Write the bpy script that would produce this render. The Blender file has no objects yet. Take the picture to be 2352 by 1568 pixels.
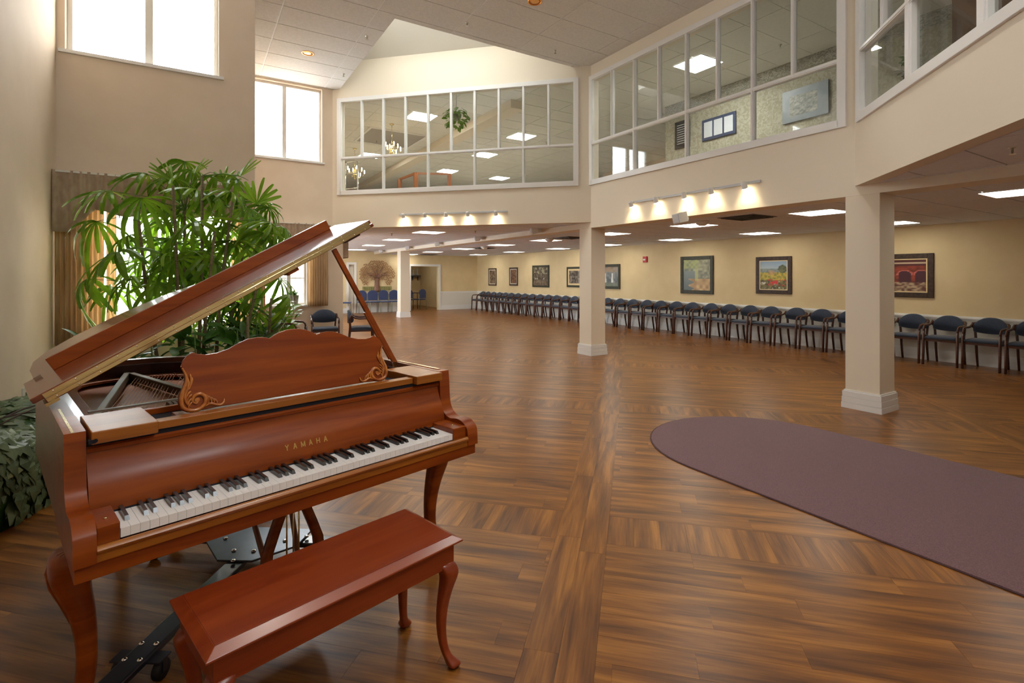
import bpy, bmesh, math, random
from math import sin, cos, pi, radians, sqrt, atan2, hypot
from mathutils import Vector, Matrix
random.seed(7)
SC = bpy.context.scene
COL = SC.collection

# ------------------------------------------------------------------ camera
EYE = 1.46                       # lens height above the floor
YAW = radians(31.8)              # the room's long axis (+Y) lies 31.8 deg left of the view
cam_d = bpy.data.cameras.new('camera'); cam = bpy.data.objects.new('camera', cam_d); COL.objects.link(cam)
cam.location = (0, 0, EYE); cam.rotation_euler = (pi/2, 0, -YAW)
cam_d.sensor_width = 36; cam_d.lens = 18.0; cam_d.shift_y = -150/2352; cam_d.clip_start = .05; cam_d.clip_end = 200
SC.camera = cam

# ------------------------------------------------------------------ world, exposure
W = bpy.data.worlds.new('sky'); SC.world = W; W.use_nodes = True
bg = W.node_tree.nodes['Background']; bg.inputs[0].default_value = (.93, .97, 1, 1); bg.inputs[1].default_value = 14.0
SC.view_settings.view_transform = 'Standard'; SC.view_settings.look = 'None'
SC.view_settings.exposure = 0.45; SC.view_settings.gamma = 1; SC.view_settings.use_curve_mapping = False
K_PANEL = 7.5      # fluorescent diffusers
K_UP = 45.0         # fluorescent diffusers upstairs
K_SPOT = 45.0      # track spots
K_DOWN = 0.0

def light(name, kind, loc, energy, color=(1, .93, .82), size=.1, rot=(0, 0, 0), spot=None, size_y=None, parent=None):
    l = bpy.data.lights.new(name, kind); l.energy = energy; l.color = color
    if kind == 'AREA':
        l.size = size
        if size_y: l.shape = 'RECTANGLE'; l.size_y = size_y
    elif kind != 'SUN': l.shadow_soft_size = size
    if spot: l.spot_size = spot; l.spot_blend = .7
    o = bpy.data.objects.new(name, l); COL.objects.link(o); o.location = loc; o.rotation_euler = rot
    if parent: o.parent = parent
    return o

# daylight through the glazed openings (soft sky portals: they emit nothing themselves)
def portal(loc, rot, sx, sy):
    o = light('sky_portal', 'AREA', loc, 1, size=sx, size_y=sy, rot=rot); o.data.cycles.is_portal = True
portal((-.44, 7.05, 4.5), (-pi/2, 0, 0), 1.4, 1.4)
portal((1.5, 11.15, 4.5), (-pi/2, 0, 0), 1.5, 1.4)
portal((-.2, 7.05, 1.6), (-pi/2, 0, 0), 1.4, 1.4)
portal((1.5, 11.15, 1.6), (-pi/2, 0, 0), .9, 1.3)
portal((1.75, -1.05, 4.35), (pi/2, 0, 0), 1.1, 1.7)
for y_ in (12.57, 15.37, 18.17): portal((2.4, y_, 1.55), (0, -pi/2, 0), 1.3, 1.8)
portal((3.3, 8.2, 6.42), (0, 0, 0), 2.2, 2.2)

# ------------------------------------------------------------------ materials
MAT = {}
def mat(name, c, c2=None, rough=.5, metal=0, sc=(4, 4, 4), coord='Object', bump=0, bsc=60, coat=0, crough=.1, ramp=(.35, .65),
        detail=4, dist=0, emit=None, estr=0, trans=0, spec=.5, sheen=0):
    m = bpy.data.materials.new(name); m.use_nodes = True; n = m.node_tree.nodes; l = m.node_tree.links
    b = n['Principled BSDF']; b.inputs['Roughness'].default_value = rough; b.inputs['Metallic'].default_value = metal
    b.inputs['Base Color'].default_value = (*c, 1); b.inputs['Coat Weight'].default_value = coat; b.inputs['Coat Roughness'].default_value = crough
    b.inputs['Specular IOR Level'].default_value = spec; b.inputs['Sheen Weight'].default_value = sheen
    tc = n.new('ShaderNodeTexCoord')
    if c2 is not None:
        mp = n.new('ShaderNodeMapping'); mp.inputs['Scale'].default_value = sc; l.new(tc.outputs[coord], mp.inputs[0])
        nz = n.new('ShaderNodeTexNoise'); nz.inputs['Scale'].default_value = 1; nz.inputs['Detail'].default_value = detail; nz.inputs['Distortion'].default_value = dist
        l.new(mp.outputs[0], nz.inputs[0])
        cr = n.new('ShaderNodeValToRGB'); cr.color_ramp.elements[0].position = ramp[0]; cr.color_ramp.elements[1].position = ramp[1]
        cr.color_ramp.elements[0].color = (*c, 1); cr.color_ramp.elements[1].color = (*c2, 1)
        l.new(nz.outputs[0], cr.inputs[0]); l.new(cr.outputs[0], b.inputs['Base Color'])
    if bump:
        nb = n.new('ShaderNodeTexNoise'); nb.inputs['Scale'].default_value = bsc; l.new(tc.outputs['Object'], nb.inputs[0])
        bp = n.new('ShaderNodeBump'); bp.inputs['Strength'].default_value = bump; bp.inputs['Distance'].default_value = .002
        l.new(nb.outputs[0], bp.inputs['Height']); l.new(bp.outputs[0], b.inputs['Normal'])
    if emit: b.inputs['Emission Color'].default_value = (*emit, 1); b.inputs['Emission Strength'].default_value = estr
    if trans:
        t = n.new('ShaderNodeBsdfTranslucent'); mx = n.new('ShaderNodeMixShader'); mx.inputs[0].default_value = trans
        if c2 is not None: l.new(cr.outputs[0], t.inputs[0])
        else: t.inputs[0].default_value = (*c, 1)
        l.new(b.outputs[0], mx.inputs[1]); l.new(t.outputs[0], mx.inputs[2]); l.new(mx.outputs[0], n['Material Output'].inputs[0])
    MAT[name] = m; return m

mat('paint', (.70, .575, .44), (.73, .605, .47), rough=.75, sc=(3, 3, 3), bump=.25, bsc=220)
mat('paint_hall', (.70, .55, .31), (.74, .59, .345), rough=.75, sc=(3, 3, 3), bump=.25, bsc=220)
mat('paint_white', (.74, .71, .64), rough=.45)
mat('trim_white', (.80, .79, .77), rough=.35)
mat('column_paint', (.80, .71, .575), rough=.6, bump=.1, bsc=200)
mat('tile', (.70, .68, .64), (.76, .74, .70), rough=.9, sc=(30, 30, 30), bump=.5, bsc=180)
mat('tile_low', (.76, .80, .88), (.80, .84, .92), rough=.9, sc=(30, 30, 30), bump=.5, bsc=180)
mat('tile_up', (.74, .73, .68), (.79, .78, .72), rough=.9, sc=(30, 30, 30), bump=.5, bsc=180)
mat('tbar', (.80, .80, .80), rough=.5)
mat('tbar_dark', (.38, .35, .33), rough=.6)
mat('wallpaper', (.36, .335, .25), (.50, .475, .38), rough=.8, sc=(14, 14, 14), ramp=(.42, .58), dist=1.5)
mat('wallpaper_border', (.24, .23, .19), (.50, .48, .42), rough=.8, sc=(9, 9, 22), ramp=(.45, .55), dist=3)
mat('carpet', (.105, .045, .055), (.20, .095, .105), rough=.95, sc=(170, 170, 170), ramp=(.35, .7), bump=.9, bsc=300, sheen=.2)
mat('carpet_up', (.45, .40, .33), rough=.95)
mat('carpet_edge', (.09, .042, .046), rough=.9)
# polished cherry: streaks run along local X
mat('cherry', (.175, .025, .0015), (.33, .070, .004), rough=.32, sc=(1.6, 14, 22), detail=6, dist=.6, ramp=(.3, .75), coat=.4, crough=.15, spec=.3)
mat('cherry_gold', (.24, .065, .004), (.42, .145, .014), rough=.28, sc=(2, 16, 22), detail=6, dist=.5, ramp=(.3, .75), coat=.3, crough=.2)
mat('cherry_lid', (.13, .026, .008), (.22, .050, .015), rough=.22, sc=(1.6, 14, 22), detail=6, dist=.4, ramp=(.3, .75), coat=.7, crough=.06)
mat('cherry_side', (.16, .05, .022), (.22, .08, .035), rough=.35, sc=(1.6, 2, 14), detail=6, coat=.5, crough=.2)
mat('cherry_red', (.22, .028, .005), (.33, .058, .012), rough=.32, sc=(2, 20, 22), detail=6, dist=.5, ramp=(.3, .75), coat=.4, crough=.2)
mat('carved', (.30, .07, .008), (.55, .20, .035), rough=.25, sc=(30, 30, 30), coat=.6)
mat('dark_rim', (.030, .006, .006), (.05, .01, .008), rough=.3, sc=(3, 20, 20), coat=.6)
mat('plate', (.42, .14, .05), (.52, .20, .08), rough=.42, metal=.3, sc=(8, 8, 8))
mat('plate_grey', (.26, .22, .17), rough=.4, metal=.5)
mat('string', (.35, .30, .24), rough=.3, metal=1)
mat('string_copper', (.35, .16, .08), rough=.35, metal=.9)
mat('brass', (.72, .62, .32), (.80, .70, .40), rough=.22, metal=1, sc=(2, 30, 30))
mat('brass_bright', (.95, .85, .55), rough=.2, metal=1)
mat('ivory', (.95, .96, .97), rough=.22, coat=.3)
mat('ebony', (.012, .012, .013), rough=.25, coat=.4)
mat('felt_and_gap', (.012, .012, .02), rough=.95)
mat('letter', (.55, .38, .12), rough=.35, metal=.8)
mat('black_steel', (.02, .02, .028), rough=.3, spec=.6, coat=.4)
mat('grey_steel', (.10, .11, .125), (.15, .16, .18), rough=.3, metal=.85, sc=(6, 6, 6))
mat('chrome', (.85, .85, .83), rough=.15, metal=1)
mat('rubber', (.01, .01, .012), rough=.6)
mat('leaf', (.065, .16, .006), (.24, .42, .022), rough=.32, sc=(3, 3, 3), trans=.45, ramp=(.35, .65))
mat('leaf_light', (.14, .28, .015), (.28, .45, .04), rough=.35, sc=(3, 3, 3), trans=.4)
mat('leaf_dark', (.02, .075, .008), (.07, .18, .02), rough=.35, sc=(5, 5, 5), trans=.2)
mat('ivy', (.07, .115, .055), (.17, .24, .12), rough=.45, sc=(7, 7, 7), trans=.12)
mat('ivy_pale', (.25, .30, .14), rough=.5)
mat('lily', (.85, .86, .80), rough=.5, trans=.2)
mat('stem', (.10, .075, .03), (.18, .14, .06), rough=.7, sc=(20, 20, 60))
mat('petiole', (.06, .13, .015), rough=.5)
mat('soil', (.03, .018, .01), (.06, .04, .02), rough=1, sc=(30, 30, 30), bump=1, bsc=60)
mat('planter', (.30, .20, .12), (.38, .27, .17), rough=.6, sc=(3, 3, 20))
mat('pot', (.20, .19, .12), (.28, .27, .18), rough=.5, sc=(20, 20, 20))
mat('twig', (.07, .05, .04), rough=.8)
mat('drape', (.66, .50, .31), (.80, .66, .45), rough=.85, sc=(40, 40, 3), trans=.6)
mat('drape_peach', (.62, .38, .22), (.70, .46, .28), rough=.85, sc=(40, 40, 3), trans=.25)
mat('valance', (.40, .29, .20), (.50, .38, .27), rough=.9, sc=(16, 16, 10), trans=.12, bump=.4, bsc=120)
mat('upholstery', (.022, .034, .062), (.035, .05, .085), rough=.85, sc=(60, 60, 60), sheen=.3, bump=.3, bsc=400)
mat('chair_wood', (.05, .015, .009), (.10, .028, .014), rough=.35, sc=(4, 4, 20), coat=.3)
mat('banquet_blue', (.035, .05, .13), rough=.85, sheen=.3)
mat('frame_dark', (.03, .015, .009), (.06, .034, .02), rough=.55, sc=(20, 20, 20))
mat('frame_green', (.025, .028, .014), (.04, .04, .022), rough=.55, sc=(20, 20, 20))
mat('gold_fillet', (.70, .55, .30), rough=.4)
mat('fillet_white', (.75, .70, .60), rough=.5)
mat('alarm_red', (.50, .015, .02), rough=.4)
mat('white_plastic', (.75, .74, .72), rough=.4)
mat('grey_plastic', (.55, .56, .58), rough=.4)
mat('vent_dark', (.06, .055, .05), rough=.6)
mat('copper', (.80, .36, .10), rough=.3, metal=1)
mat('diffuser', (.9, .9, .85), rough=.5, emit=(1, .95, .82), estr=K_PANEL)
mat('diffuser_up', (.9, .9, .85), rough=.5, emit=(1, .97, .88), estr=K_UP)
mat('lamp_lens', (1, .9, .7), rough=.3, emit=(1, .82, .52), estr=K_SPOT)
mat('bulb', (1, .8, .5), rough=.3, emit=(1, .72, .38), estr=25)
mat('plaque_blue', (.05, .07, .14), rough=.4)
mat('plaque_grey', (.22, .26, .30), (.30, .33, .36), rough=.4, sc=(6, 6, 6))
mat('paper', (.70, .74, .78), rough=.6)
mat('orange_wood', (.35, .12, .04), rough=.5)
mat('tree_leaf_brass', (.28, .14, .06), (.42, .24, .11), rough=.45, sc=(30, 30, 30), metal=.3)
mat('tree_trunk', (.16, .08, .05), (.30, .16, .10), rough=.6, sc=(30, 30, 4))
mat('plaque_brick', (.20, .19, .06), (.30, .28, .10), rough=.5, sc=(20, 20, 20))
mat('folding_table', (.10, .07, .05), rough=.5)
mat('shrub', (.06, .09, .07), (.14, .18, .15), rough=.8, sc=(20, 20, 20))
mat('outdoor_brick', (.50, .36, .30), (.60, .45, .38), rough=.9, sc=(8, 8, 40))
mat('snow', (.85, .87, .9), rough=.9)
mat('box_green', (.20, .24, .19), rough=.5)
mat('dark_wall', (.13, .065, .03), (.17, .085, .042), rough=.8, sc=(4, 4, 4))

def vinyl(name, cols, rough=.31):
    """plank vinyl: broad dark and light streaks along each plank (UV u runs along the plank)"""
    m = bpy.data.materials.new(name); m.use_nodes = True; n = m.node_tree.nodes; l = m.node_tree.links; b = n['Principled BSDF']
    uv = n.new('ShaderNodeUVMap'); uv.uv_map = 'UVMap'
    def noise(sx, sy, det, dist=0):
        mp = n.new('ShaderNodeMapping'); mp.inputs['Scale'].default_value = (sx, sy, 1); l.new(uv.outputs[0], mp.inputs[0])
        z = n.new('ShaderNodeTexNoise'); z.inputs['Scale'].default_value = 1; z.inputs['Detail'].default_value = det; z.inputs['Distortion'].default_value = dist
        l.new(mp.outputs[0], z.inputs[0]); return z
    a = noise(1.3, 13, 3, .5); c = noise(5, 110, 5, .3)
    mx = n.new('ShaderNodeMix'); mx.data_type = 'FLOAT'; mx.inputs[0].default_value = .22
    l.new(a.outputs[0], mx.inputs[2]); l.new(c.outputs[0], mx.inputs[3])
    cr = n.new('ShaderNodeValToRGB'); e = cr.color_ramp.elements; e[0].position = .35; e[0].color = (*cols[0], 1); e[1].position = .66; e[1].color = (*cols[2], 1)
    k = e.new(.5); k.color = (*cols[1], 1)
    l.new(mx.outputs[0], cr.inputs[0]); l.new(cr.outputs[0], b.inputs['Base Color'])
    b.inputs['Roughness'].default_value = rough; b.inputs['Specular IOR Level'].default_value = .5
    MAT[name] = m
vinyl('vinyl', [(.095, .031, .008), (.215, .078, .013), (.40, .165, .029)])
MAT['gap'] = mat('gap', (.06, .026, .008), rough=.8)

def glass(name, tint=(.9, .95, .93)):
    m = bpy.data.materials.new(name); m.use_nodes = True; n = m.node_tree.nodes; l = m.node_tree.links
    n.remove(n['Principled BSDF']); t = n.new('ShaderNodeBsdfTransparent'); t.inputs[0].default_value = (*tint, 1)
    g = n.new('ShaderNodeBsdfGlossy'); g.inputs['Roughness'].default_value = .02; f = n.new('ShaderNodeLayerWeight'); f.inputs[0].default_value = .5
    pw = n.new('ShaderNodeMath'); pw.operation = 'POWER'; pw.inputs[1].default_value = 4; l.new(f.outputs['Facing'], pw.inputs[0])
    ma = n.new('ShaderNodeMath'); ma.operation = 'MULTIPLY_ADD'; ma.inputs[1].default_value = .8; ma.inputs[2].default_value = .035; l.new(pw.outputs[0], ma.inputs[0])
    mx = n.new('ShaderNodeMixShader'); l.new(ma.outputs[0], mx.inputs[0]); l.new(t.outputs[0], mx.inputs[1]); l.new(g.outputs[0], mx.inputs[2])
    l.new(mx.outputs[0], n['Material Output'].inputs[0]); MAT[name] = m
glass('glass', (.84, .86, .86)); glass('clear_glass', (.97, .98, .98)); glass('skylight_glass', (.70, .70, .68))

def print_mat():
    m = bpy.data.materials.new('canvas_print'); m.use_nodes = True; n = m.node_tree.nodes; l = m.node_tree.links; b = n['Principled BSDF']
    a = n.new('ShaderNodeVertexColor'); a.layer_name = 'Col'; l.new(a.outputs[0], b.inputs['Base Color']); b.inputs['Roughness'].default_value = .45; MAT['canvas'] = m
print_mat()

# ------------------------------------------------------------------ mesh builder
class MB:
    def __init__(s): s.v = []; s.f = []; s.uv = []; s.sm = []
    def add(s, vs, fs, uv=None, smooth=False):
        o = len(s.v); s.v += [tuple(p) for p in vs]; s.f += [tuple(i+o for i in f) for f in fs]
        s.sm += [smooth]*len(fs); s.uv += (uv or [(0, 0)]*len(vs)); return s
    def box(s, x0, x1, y0, y1, z0, z1, M=None):
        v = [(x, y, z) for z in (z0, z1) for x, y in ((x0, y0), (x1, y0), (x1, y1), (x0, y1))]
        if M: v = [M @ Vector(p) for p in v]
        return s.add(v, [(3, 2, 1, 0), (4, 5, 6, 7), (0, 1, 5, 4), (1, 2, 6, 5), (2, 3, 7, 6), (3, 0, 4, 7)])
    def prism(s, pts, a, b, axis='z', M=None, uvf=None, smooth=False):
        """polygon pts extruded between a and b along axis ('z': pts are x,y; 'x': pts are y,z; 'y': pts are x,z)"""
        n = len(pts)
        mk = {'z': lambda p, h: (p[0], p[1], h), 'x': lambda p, h: (h, p[0], p[1]), 'y': lambda p, h: (p[0], h, p[1])}[axis]
        v = [mk(p, a) for p in pts]+[mk(p, b) for p in pts]
        uv = [uvf(p) for p in pts]*2 if uvf else None
        if M: v = [M @ Vector(p) for p in v]
        o = len(s.v)
        s.add(v, [tuple(range(n))[::-1], tuple(range(n, 2*n))], uv); 
        s.f += [(o+i, o+(i+1) % n, o+n+(i+1) % n, o+n+i) for i in range(n)]; s.sm += [smooth]*n
        return s
    def tube(s, pts, r, n=8, cap=True, flat=1.0):
        pts = [Vector(p) for p in pts]; R = r if isinstance(r, (list, tuple)) else [r]*len(pts)
        up = None; vs = []
        for i, p in enumerate(pts):
            t = (pts[min(i+1, len(pts)-1)]-pts[max(i-1, 0)]).normalized()
            if up is None: up = (Vector((0, 0, 1)) if abs(t.z) < .9 else Vector((0, 1, 0)))
            up = (up-t*up.dot(t)).normalized(); sd = t.cross(up)
            vs += [p+(up*cos(2*pi*k/n)*flat+sd*sin(2*pi*k/n))*R[i] for k in range(n)]
        m = len(pts); fs = [(i*n+k, i*n+(k+1) % n, (i+1)*n+(k+1) % n, (i+1)*n+k) for i in range(m-1) for k in range(n)]
        s.add(vs, fs, smooth=True)
        if cap:
            o = len(s.v)-m*n; s.f += [tuple(o+k for k in range(n))[::-1], tuple(o+(m-1)*n+k for k in range(n))]; s.sm += [False, False]
        return s
    def lathe(s, prof, c=(0, 0, 0), n=16, M=None, cap=True):
        v = []
        for r, z in prof: v += [(c[0]+r*cos(2*pi*k/n), c[1]+r*sin(2*pi*k/n), c[2]+z) for k in range(n)]
        if M: v = [M @ Vector(p) for p in v]
        m = len(prof); fs = [(i*n+k, i*n+(k+1) % n, (i+1)*n+(k+1) % n, (i+1)*n+k) for i in range(m-1) for k in range(n)]
        s.add(v, fs, smooth=True)
        if cap:
            o = len(s.v)-m*n; s.f += [tuple(o+k for k in range(n))[::-1], tuple(o+(m-1)*n+k for k in range(n))]; s.sm += [False, False]
        return s
    def sweep(s, secs):
        """list of closed sections (same point count), skinned and capped"""
        n = len(secs[0]); v = [p for c in secs for p in c]; m = len(secs)
        s.add(v, [(i*n+k, i*n+(k+1) % n, (i+1)*n+(k+1) % n, (i+1)*n+k) for i in range(m-1) for k in range(n)], smooth=True)
        o = len(s.v)-m*n; s.f += [tuple(o+k for k in range(n))[::-1], tuple(o+(m-1)*n+k for k in range(n))]; s.sm += [False, False]; return s
    def grid(s, fn, nu, nv, smooth=True, uv=False):
        v = [fn(i/nu, j/nv) for j in range(nv+1) for i in range(nu+1)]
        return s.add(v, [(j*(nu+1)+i, j*(nu+1)+i+1, (j+1)*(nu+1)+i+1, (j+1)*(nu+1)+i) for j in range(nv) for i in range(nu)], smooth=smooth,
                     uv=[(i/nu, j/nv) for j in range(nv+1) for i in range(nu+1)] if uv else None)
    def mesh(s, name, m):
        me = bpy.data.meshes.new(name); me.from_pydata(s.v, [], s.f); me.materials.append(MAT[m]); me.validate(clean_customdata=False)
        if len(me.polygons) == len(s.sm): me.polygons.foreach_set('use_smooth', s.sm)
        if any(u != (0, 0) for u in s.uv):
            L = me.uv_layers.new(name='UVMap'); idx = [0]*len(me.loops); me.loops.foreach_get('vertex_index', idx)
            L.data.foreach_set('uv', [c for i in idx for c in s.uv[i]])
        return me
    def build(s, name, m, parent=None, loc=None, bevel=0, fix=True, solid=0, sub=0, auto=0):
        me = s.mesh(name, m)
        if fix:
            bm = bmesh.new(); bm.from_mesh(me); bmesh.ops.recalc_face_normals(bm, faces=bm.faces); bm.to_mesh(me); bm.free()
        if auto: me.polygons.foreach_set('use_smooth', [True]*len(me.polygons)); me.set_sharp_from_angle(angle=radians(auto))
        o = bpy.data.objects.new(name, me); COL.objects.link(o)
        if parent: o.parent = parent
        if loc: o.location = loc
        if bevel:
            b = o.modifiers.new('bevel', 'BEVEL'); b.width = bevel; b.segments = 2; b.limit_method = 'ANGLE'; b.angle_limit = radians(40)
        if solid: q = o.modifiers.new('solid', 'SOLIDIFY'); q.thickness = solid; q.offset = 0
        if sub: q = o.modifiers.new('sub', 'SUBSURF'); q.levels = sub; q.render_levels = sub
        return o

def tag(o, label=None, cat=None, group=None, kind=None):
    if label: o['label'] = label
    if cat: o['category'] = cat
    if group: o['group'] = group
    if kind: o['kind'] = kind
    return o
def empty(name, loc, rz=0):
    o = bpy.data.objects.new(name, None); COL.objects.link(o); o.location = loc; o.rotation_euler = (0, 0, rz); o.empty_display_size = .1; return o
def copy_tree(o, parent=None):
    c = o.copy(); COL.objects.link(c)
    if parent: c.parent = parent
    for ch in list(o.children): copy_tree(ch, c)
    return c
def RX(o=(0, 0, 0), rz=0): return Matrix.Translation(o) @ Matrix.Rotation(rz, 4, 'Z')
FX, FY = sin(YAW), cos(YAW)
def at(u, v, d):
    """world point seen at pixel (u, v) of the 2352x1568 photograph at depth d metres"""
    r = (u-1176)/1176*d
    return Vector((FX*d+FY*r, FY*d-FX*r, EYE+(634-v)/1176*d))
def to_px(p):
    d = p[0]*FX+p[1]*FY
    if d < .3: return None
    return 1176+1176*(p[0]*FY-p[1]*FX)/d, 634-1176*(p[2]-EYE)/d, d

def clip(poly, region):
    """Sutherland-Hodgman: convex poly clipped by a counter-clockwise convex region"""
    out = poly
    for i in range(len(region)):
        a, b = region[i], region[(i+1) % len(region)]; src = out; out = []
        if not src: break
        side = lambda p: (b[0]-a[0])*(p[1]-a[1])-(b[1]-a[1])*(p[0]-a[0])
        for j in range(len(src)):
            p, q = src[j], src[(j+1) % len(src)]; sp, sq = side(p), side(q)
            if sp >= 0: out.append(p)
            if sp*sq < 0:
                t = sp/(sp-sq); out.append((p[0]+(q[0]-p[0])*t, p[1]+(q[1]-p[1])*t))
    if len(out) < 3: return None
    ar = abs(sum(out[i][0]*out[(i+1) % len(out)][1]-out[(i+1) % len(out)][0]*out[i][1] for i in range(len(out))))/2
    return out if ar > .0008 else None
# ================================================================== THE SETTING
X0, X1, X2 = -1.2, 6.18, 10.9          # left wall, column line, painting wall
YB, YF = -.9, 20.56                    # wall behind the camera, far wall
ZC = 5.32                              # atrium ceiling
ZL, ZH = 2.45, 2.355                   # ceilings under the galleries

# ---- floor: vinyl planks laid in squares turned 45 degrees to the walls
S2 = sqrt(.5)
def w2(t, s): return ((t+s)*S2, (s-t)*S2)
floor = MB().box(X0-.2, X2+.2, YB-.2, 25, -.12, -.004).build('floor', 'gap'); tag(floor, 'brown wood-look plank floor of the hall', kind='structure')
FREG = [(X0, YB), (X2, YB), (X2, 24.4), (X0, 24.4)]
planks = []
def plank(t0, t1, s0, s1, along):
    g = .0004; q = [w2(t, s) for t, s in ((t0+g, s0+g), (t1-g, s0+g), (t1-g, s1-g), (t0+g, s1-g))]
    c = clip(q, FREG)
    if not c: return
    ou, ov = random.uniform(0, 90), random.uniform(0, 90)
    def uvf(p):
        t = (p[0]-p[1])*S2-t0; s = (p[0]+p[1])*S2-s0
        return (ou+t, ov+s) if along == 't' else (ou+s, ov+t)
    planks.append((c, uvf))
PT, PS, T0, SB = 3.6, 2.82, -.415, 2.84
for k in range(-6, 6):
    a = T0+PT*k; b = a+.28; e = a+PT
    for j in (0, 1):
        s = -3+random.uniform(0, 1)
        while s < 26: L = random.choice((.9, .93)); plank(a+j*.14, a+j*.14+.14, s, s+L, 's'); s += L
    for m in range(-2, 9):
        s0 = SB+PS*m
        t = b; w = (e-b)/23
        for i in range(23): plank(t+i*w, t+i*w+w, s0, s0+.33, 's')
        for i in range(17):
            h = (PS-.33)/17; sa = s0+.33+i*h; t = b-random.uniform(0, .9)
            while t < e:
                u0, u1 = max(t, b), min(t+.915, e)
                if u1-u0 > .01: plank(u0, u1, sa, sa+h, 't')
                t += .915
def plank_key(c):
    cx, cy = sum(p[0] for p in c[0])/len(c[0]), sum(p[1] for p in c[0])/len(c[0]); q = to_px((cx, cy, 0))
    if not q or not (-80 < q[0] < 2430 and q[1] < 1640): return 99
    return q[2]
planks.sort(key=plank_key)
rest = MB()
for i, (c, uvf) in enumerate(planks):
    if i < 295: MB().prism(c, -.01, 0, uvf=uvf).build('plank', 'vinyl', floor, fix=False)
    else: rest.prism(c, -.01, 0, uvf=uvf)
o = rest.build('planks', 'vinyl', floor, fix=False); o['kind'] = 'stuff'

# ---- walls
def strip(mb, p0, p1, th, z0, z1, a=0, b=None):
    d = Vector((p1[0]-p0[0], p1[1]-p0[1])); L = d.length; M = RX((p0[0], p0[1], 0), atan2(d.y, d.x)); b = L if b is None else b
    mb.box(a, b, min(0, th), max(0, th), z0, z1, M)
def wall(name, p0, p1, th, z0, z1, ops=(), m='paint', label=None, parent=None):
    """wall face on the line p0-p1; thickness th to the left of the direction; ops = (a, b, za, zb) openings"""
    mb = MB(); L = hypot(p1[0]-p0[0], p1[1]-p0[1]); x = 0
    cuts = sorted({0, L, *[o[0] for o in ops], *[o[1] for o in ops]})
    for a, b in zip(cuts, cuts[1:]):
        hit = sorted([o for o in ops if o[0] <= a+1e-6 and o[1] >= b-1e-6], key=lambda o: o[2]); z = z0
        for o in hit:
            if o[2] > z+1e-4: strip(mb, p0, p1, th, z, o[2], a, b)
            z = o[3]
        if z < z1-1e-4: strip(mb, p0, p1, th, z, z1, a, b)
    o = mb.build(name, m, parent); 
    if not parent: tag(o, label, kind='structure')
    return o
W1, W2, XS, XE = 6.88, 10.97, .62, 2.64
DL0, DL1 = (6.18, 7.22), (2.43, 10.97)       # left gallery front (45 degrees)
DR0, DR1 = (6.18, 2.8), (2.48, -.9)          # right gallery front
wall('wall_left', (X0, W1), (X0, YB), -.2, 0, 6.0, label='tall shaded wall at the left edge')
wall('wall_window', (X0, W1), (XS, W1), .22, 0, 6.0, [(.07, 1.44, 3.78, 5.2), (.3, 1.66, .86, 2.35)], label='tall tan wall with window above the valance')
wall('wall_window_return', (XS, W1+.22), (XS, W2), .15, 0, 6.0)
wall('wall_window_alcove', (XS, W2), (XE, W2), .2, 0, 6.0, [(.1, 1.6, 3.78, 5.28), (.45, 1.31, .88, 2.3)], label='tan wall with the second high window')
wall('wall_behind_pier', (XE, W2+.2), (XE, YF), .2, 0, 5.35, [(.5, 2.3, .9, 2.2), (3.3, 5.1, .9, 2.2), (6.1, 7.9, .9, 2.2)])
wall('wall_behind_camera', (X2, YB), (X0, YB), .2, 0, 6.0, [(8.6, 9.7, 3.5, 5.2)])  # opening for the added, unseen high window
wall('wall_paintings', (X2, YF+.2), (X2, YB), .2, 0, 2.6, m='paint_hall', label='yellow wall hung with the row of paintings')
wall('wall_far', (XE, YF), (X2, YF), .2, 0, 2.7, [(2.53, 2.74, 0, 1.92), (5.09, 6.36, 0, 1.88)], m='paint_hall', label='far end wall with the doorway')
# back room behind the far doorway
wall('wall_back_room', (5, 24.2), (X2, 24.2), .2, 0, 2.7, m='paint_hall')
wall('wall_back_room_side', (9.6, 24.2), (9.6, YF+.2), .2, 0, 2.7, m='paint_hall')
wall('wall_back_room_left', (6.6, YF+.2), (6.6, 24.2), .2, 0, 2.7, m='paint_hall')
# wainscot below the chair rail along the painting wall and far wall
for nm, a, b, in (('wall_wainscot', (X2-.012, YF), (X2-.012, YB)),):
    mb = MB(); strip(mb, a, b, .01, .2, .72); tag(mb.build(nm, 'paint_white'), kind='structure')
mb = MB()
for a, b in ((2.75, 5.0), (6.45, X2-XE-.02)): strip(mb, (XE, YF-.012), (X2, YF-.012), .01, .2, .72, a, b)
tag(mb.build('wall_wainscot_far', 'paint_white'), kind='structure')
def molding(name, a, b, prof, m='trim_white', segs=None, th=.02):
    mb = MB(); L = hypot(b[0]-a[0], b[1]-a[1])
    for s0, s1 in (segs or [(0, L)]):
        for z0, z1, t in prof: strip(mb, a, b, -t, z0, z1, s0, s1)
    o = mb.build(name, m); tag(o, kind='structure'); return o
BASEP = [(0, .06, .028), (.06, .066, .02), (.066, .125, .024), (.125, .131, .016), (.131, .185, .02), (.185, .2, .012)]
molding('baseboard_right', (X2, YF), (X2, YB), BASEP)
molding('baseboard_far', (XE, YF), (X2, YF), BASEP, segs=[(0, 2.45), (2.82, 5.0), (6.45, X2-XE)])
molding('baseboard_left', (X0, YB), (X0, W1), BASEP)
molding('baseboard_alcove', (XS, W2), (XE, W2), BASEP)
molding('trim_1', (X2, YF), (X2, YB), [(.72, .745, .02), (.745, .77, .03), (.77, .79, .016)])
molding('trim_2', (XE, YF), (X2, YF), [(.72, .745, .02), (.745, .77, .03), (.77, .79, .016)], segs=[(2.82, 5.0), (6.45, X2-XE)])
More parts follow.
